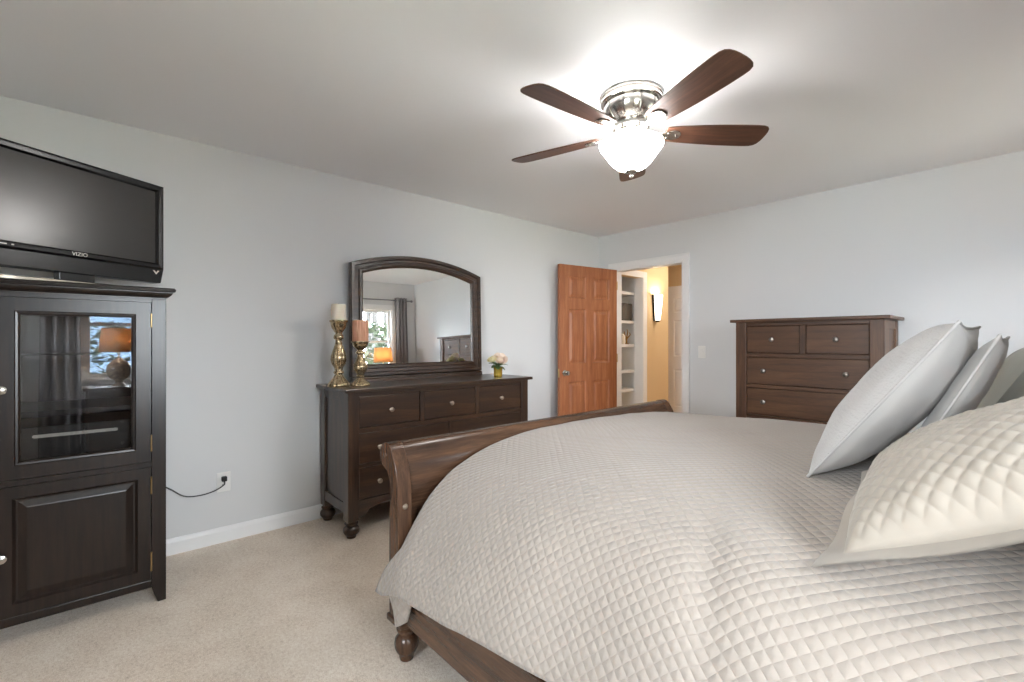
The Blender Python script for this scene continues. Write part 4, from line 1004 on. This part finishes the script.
def curtain(label, y0, y1, x, z0, z1, ph):
    r = thing('window_curtain', label, 'curtain', (x, (y0 + y1) / 2, z1), 0, 'grey curtain panels')
    bm = new(); rows = []; n = 90; yc = (y0 + y1) / 2
    for i in range(24):
        t = i / 23; row = []
        for j in range(n + 1):
            u = j / n; y = y0 + (y1 - y0) * u
            d = 0.032 * math.sin(2 * PI * 3.5 * u + ph) * (1 - 0.15 * t) + 0.006 * noise.noise(Vector((u * 5, t * 3, ph)))
            row.append(bm.verts.new((d, y - yc + 0.006 * math.sin(t * 5 + u * 4), -t * (z1 - z0) + 0.05)))
        rows.append(row)
    for A, B in zip(rows, rows[1:]):
        for j in range(n): bm.faces.new((A[j], A[j + 1], B[j + 1], B[j]))
    c_ = obj('fabric', bm, 'curtain', r, sharp=180); m_ = c_.modifiers.new('thickness', 'SOLIDIFY'); m_.thickness = 0.003
    for k in range(7):
        u = (k + .5) / 7; yq = y0 + (y1 - y0) * u - yc
        g_ = obj('grommet', loft(new(), [[(0.003 * math.sin(b), 0, 0) for b in (0,)] for _ in ()] if False else [[((0.021 + 0.004 * math.cos(2 * PI * q / 8)) * math.cos(2 * PI * i / 20), 0.004 * math.sin(2 * PI * q / 8), (0.021 + 0.004 * math.cos(2 * PI * q / 8)) * math.sin(2 * PI * i / 20)) for q in range(8)] for i in range(20)], cap=False, closed_path=True), 'nickel', r); g_.location = (0, yq, 0.0)
def rod(label, y0, y1, x, z):
    r = thing('curtain_rod', label, 'curtain rod', (x, (y0 + y1) / 2, z), 0, 'curtain rods over the bed windows')
    h = (y1 - y0) / 2
    obj('pole', tube(new(), [(0, -h, 0), (0, 0, 0), (0, h, 0)], 0.011, 14), 'steelgrey', r)
    for s in (-1, 1):
        bm = lathe(new(), [(0, 0), (0.012, 0), (0.013, 0.012), (0.009, 0.018), (0.017, 0.03), (0.022, 0.045), (0.017, 0.06), (0, 0.068)], (0, 0, 0), 18); bmesh.ops.rotate(bm, verts=bm.verts, cent=(0, 0, 0), matrix=Matrix.Rotation(-s * PI / 2, 3, 'X')); bmesh.ops.translate(bm, verts=bm.verts, vec=(0, s * h, 0)); obj('finial', bm, 'steelgrey', r)
        bm = new(); box(bm, (0.0, s * (h - .06) - 0.006, -0.006), (XC - x, s * (h - .06) + 0.006, 0.006)); box(bm, (XC - x - .006, s * (h - .06) - 0.018, -0.03), (XC - x, s * (h - .06) + 0.018, 0.03)); obj('bracket', bm, 'steelgrey', r, smooth=False)
RX = XC - 0.075
rod('grey curtain rod over the corner window', -1.60, -0.15, RX, 2.13); rod('grey curtain rod over the nightstand window', -4.78, -3.00, RX, 2.13)
curtain('grey curtain between the corner window and the chest wall', -0.43, -0.20, RX, 0.05, 2.13, 0.4)
curtain('grey curtain beside the window with the nightstand lamp', -4.74, -4.44, RX, 0.05, 2.13, 1.3)

# ------------------------------------------------------------------ outside
structure('ground_outside', bx((-12, -18, -0.9), (34, 14, -0.6)), 'yard', 'winter lawn outside the windows', 'ground', smooth=False)
def tree(x, y, h, r0, seed):
    rnd = random.Random(seed)
    t = thing('bare_tree', 'bare winter tree outside the bedroom window', 'tree', (x, y, -0.6), rnd.random() * 6, 'bare trees outside the windows')
    lean = (rnd.uniform(-.04, .04) * h, rnd.uniform(-.04, .04) * h)
    pts = [Vector((lean[0] * k * k / 36, lean[1] * k * k / 36, h * k / 6)) for k in range(7)]
    obj('trunk', tube(new(), pts, [r0 * (1 - 0.13 * k) for k in range(7)], 8), 'bark', t)
    for k in range(9):
        z = h * rnd.uniform(.12, .9); a = rnd.uniform(0, 6.28); l = h * rnd.uniform(.05, .10); b0 = Vector((lean[0] * (z / h) ** 2, lean[1] * (z / h) ** 2, z))
        d = Vector((math.cos(a), math.sin(a), rnd.uniform(.3, 1.1)))
        p = [b0, b0 + d * l * .4 + Vector((0, 0, .05)), b0 + d * l * .7 + Vector((rnd.uniform(-.2, .2), rnd.uniform(-.2, .2), .1)), b0 + d * l + Vector((0, 0, .25))]
        obj('branch', tube(new(), p, [r0 * .4, r0 * .28, r0 * .18, r0 * .06], 6), 'bark', t)
TREES = []
for k, (x, y, h, r0) in enumerate(((8.2, 0.3, 8, .10), (9.0, 1.5, 9, .12), (10.5, 0.8, 9, .10), (9.6, 2.6, 9, .13), (11.6, 2.0, 10, .12), (12.5, 3.2, 10, .14), (11.0, 3.9, 9, .11), (13.5, 1.0, 10, .15), (14.0, 4.4, 11, .16), (12.8, 2.4, 10, .1), (15.5, 3.0, 11, .16), (8.6, 0.9, 8, .09), (9.9, 1.75, 9, .1), (10.2, 2.2, 9, .09), (8.9, 2.1, 8, .08), (11.2, 2.7, 9, .12), (12.0, 4.6, 10, .13), (13.2, 3.6, 10, .13), (14.6, 2.2, 10, .14), (9.5, -5.6, 8, .1), (13.0, -7.6, 9, .13), (16.5, -6.0, 10, .15))):
    if all((x - a) ** 2 + (y - b) ** 2 > 0.8 for a, b in TREES):
        TREES.append((x, y)); tree(x, y, h, r0, 11 + k)
def shrub(x, y, rad, h, seed, label):
    rnd = random.Random(seed); t = thing('shrub', label, 'shrub', (x, y, -0.6), 0)
    bm = new()
    for k in range(420):
        a, b = rnd.uniform(0, 6.28), rnd.uniform(0, 1); rr = rad * math.sqrt(rnd.random()) * (1 - .55 * b); c = Vector((rr * math.cos(a), rr * math.sin(a), 0.15 + b * h))
        d = Vector((rnd.gauss(0, 1), rnd.gauss(0, 1), rnd.gauss(0, .6))).normalized(); e_ = d.cross(Vector((.3, .2, .9))).normalized(); s = rnd.uniform(.07, .16)
        v = [bm.verts.new(c + d * s), bm.verts.new(c + e_ * s * .5), bm.verts.new(c - d * s), bm.verts.new(c - e_ * s * .5)]; bm.faces.new(v)
    obj('foliage', bm, 'evergreen', t, smooth=False)
    obj('stem', tube(new(), [(0, 0, 0), (0.02, 0, h * .4), (0, 0, h * .7)], [.05, .04, .015], 6), 'bark', t)
shrub(6.6, 0.35, 0.8, 2.35, 3, 'evergreen shrub outside the corner window, nearest the glass')
shrub(7.9, 1.3, 0.9, 2.5, 5, 'taller evergreen shrub behind the one nearest the corner window')
shrub(6.7, -1.35, 0.8, 2.2, 9, 'evergreen shrub outside the headboard side of the corner window')  # shrubs made taller, with more added, to cut light through the corner window
shrub(8.0, -4.4, 0.8, 2.0, 7, 'evergreen shrub outside the nightstand window')
sh = thing('outbuilding', 'pale blue building outside the nightstand window', 'building', (11.5, -5.2, -0.6))
obj('wall', bx((-1.2, -1.5, 0), (1.2, 1.5, 2.3)), 'siding', sh, smooth=False)
bm = new(); prism(bm, [(-1.75, 2.25), (0, 3.3), (1.75, 2.25), (1.75, 2.35), (0, 3.42), (-1.75, 2.35)], 'x', -1.4, 1.4); obj('roof', bm, 'roofing', sh, smooth=False)
bm = new(); prism(bm, [(-1.5, 2.3), (1.5, 2.3), (0, 3.25)], 'x', -1.2, 1.2); obj('gable', bm, 'siding', sh, smooth=False)
fr_ = obj('door_frame', framed(-0.6, 0.6, 0.02, 1.95, [(0, 0), (0, -0.04), (0.08, -0.04), (0.08, 0)], -1.2 + 0.0, False), 'white', sh, smooth=False)
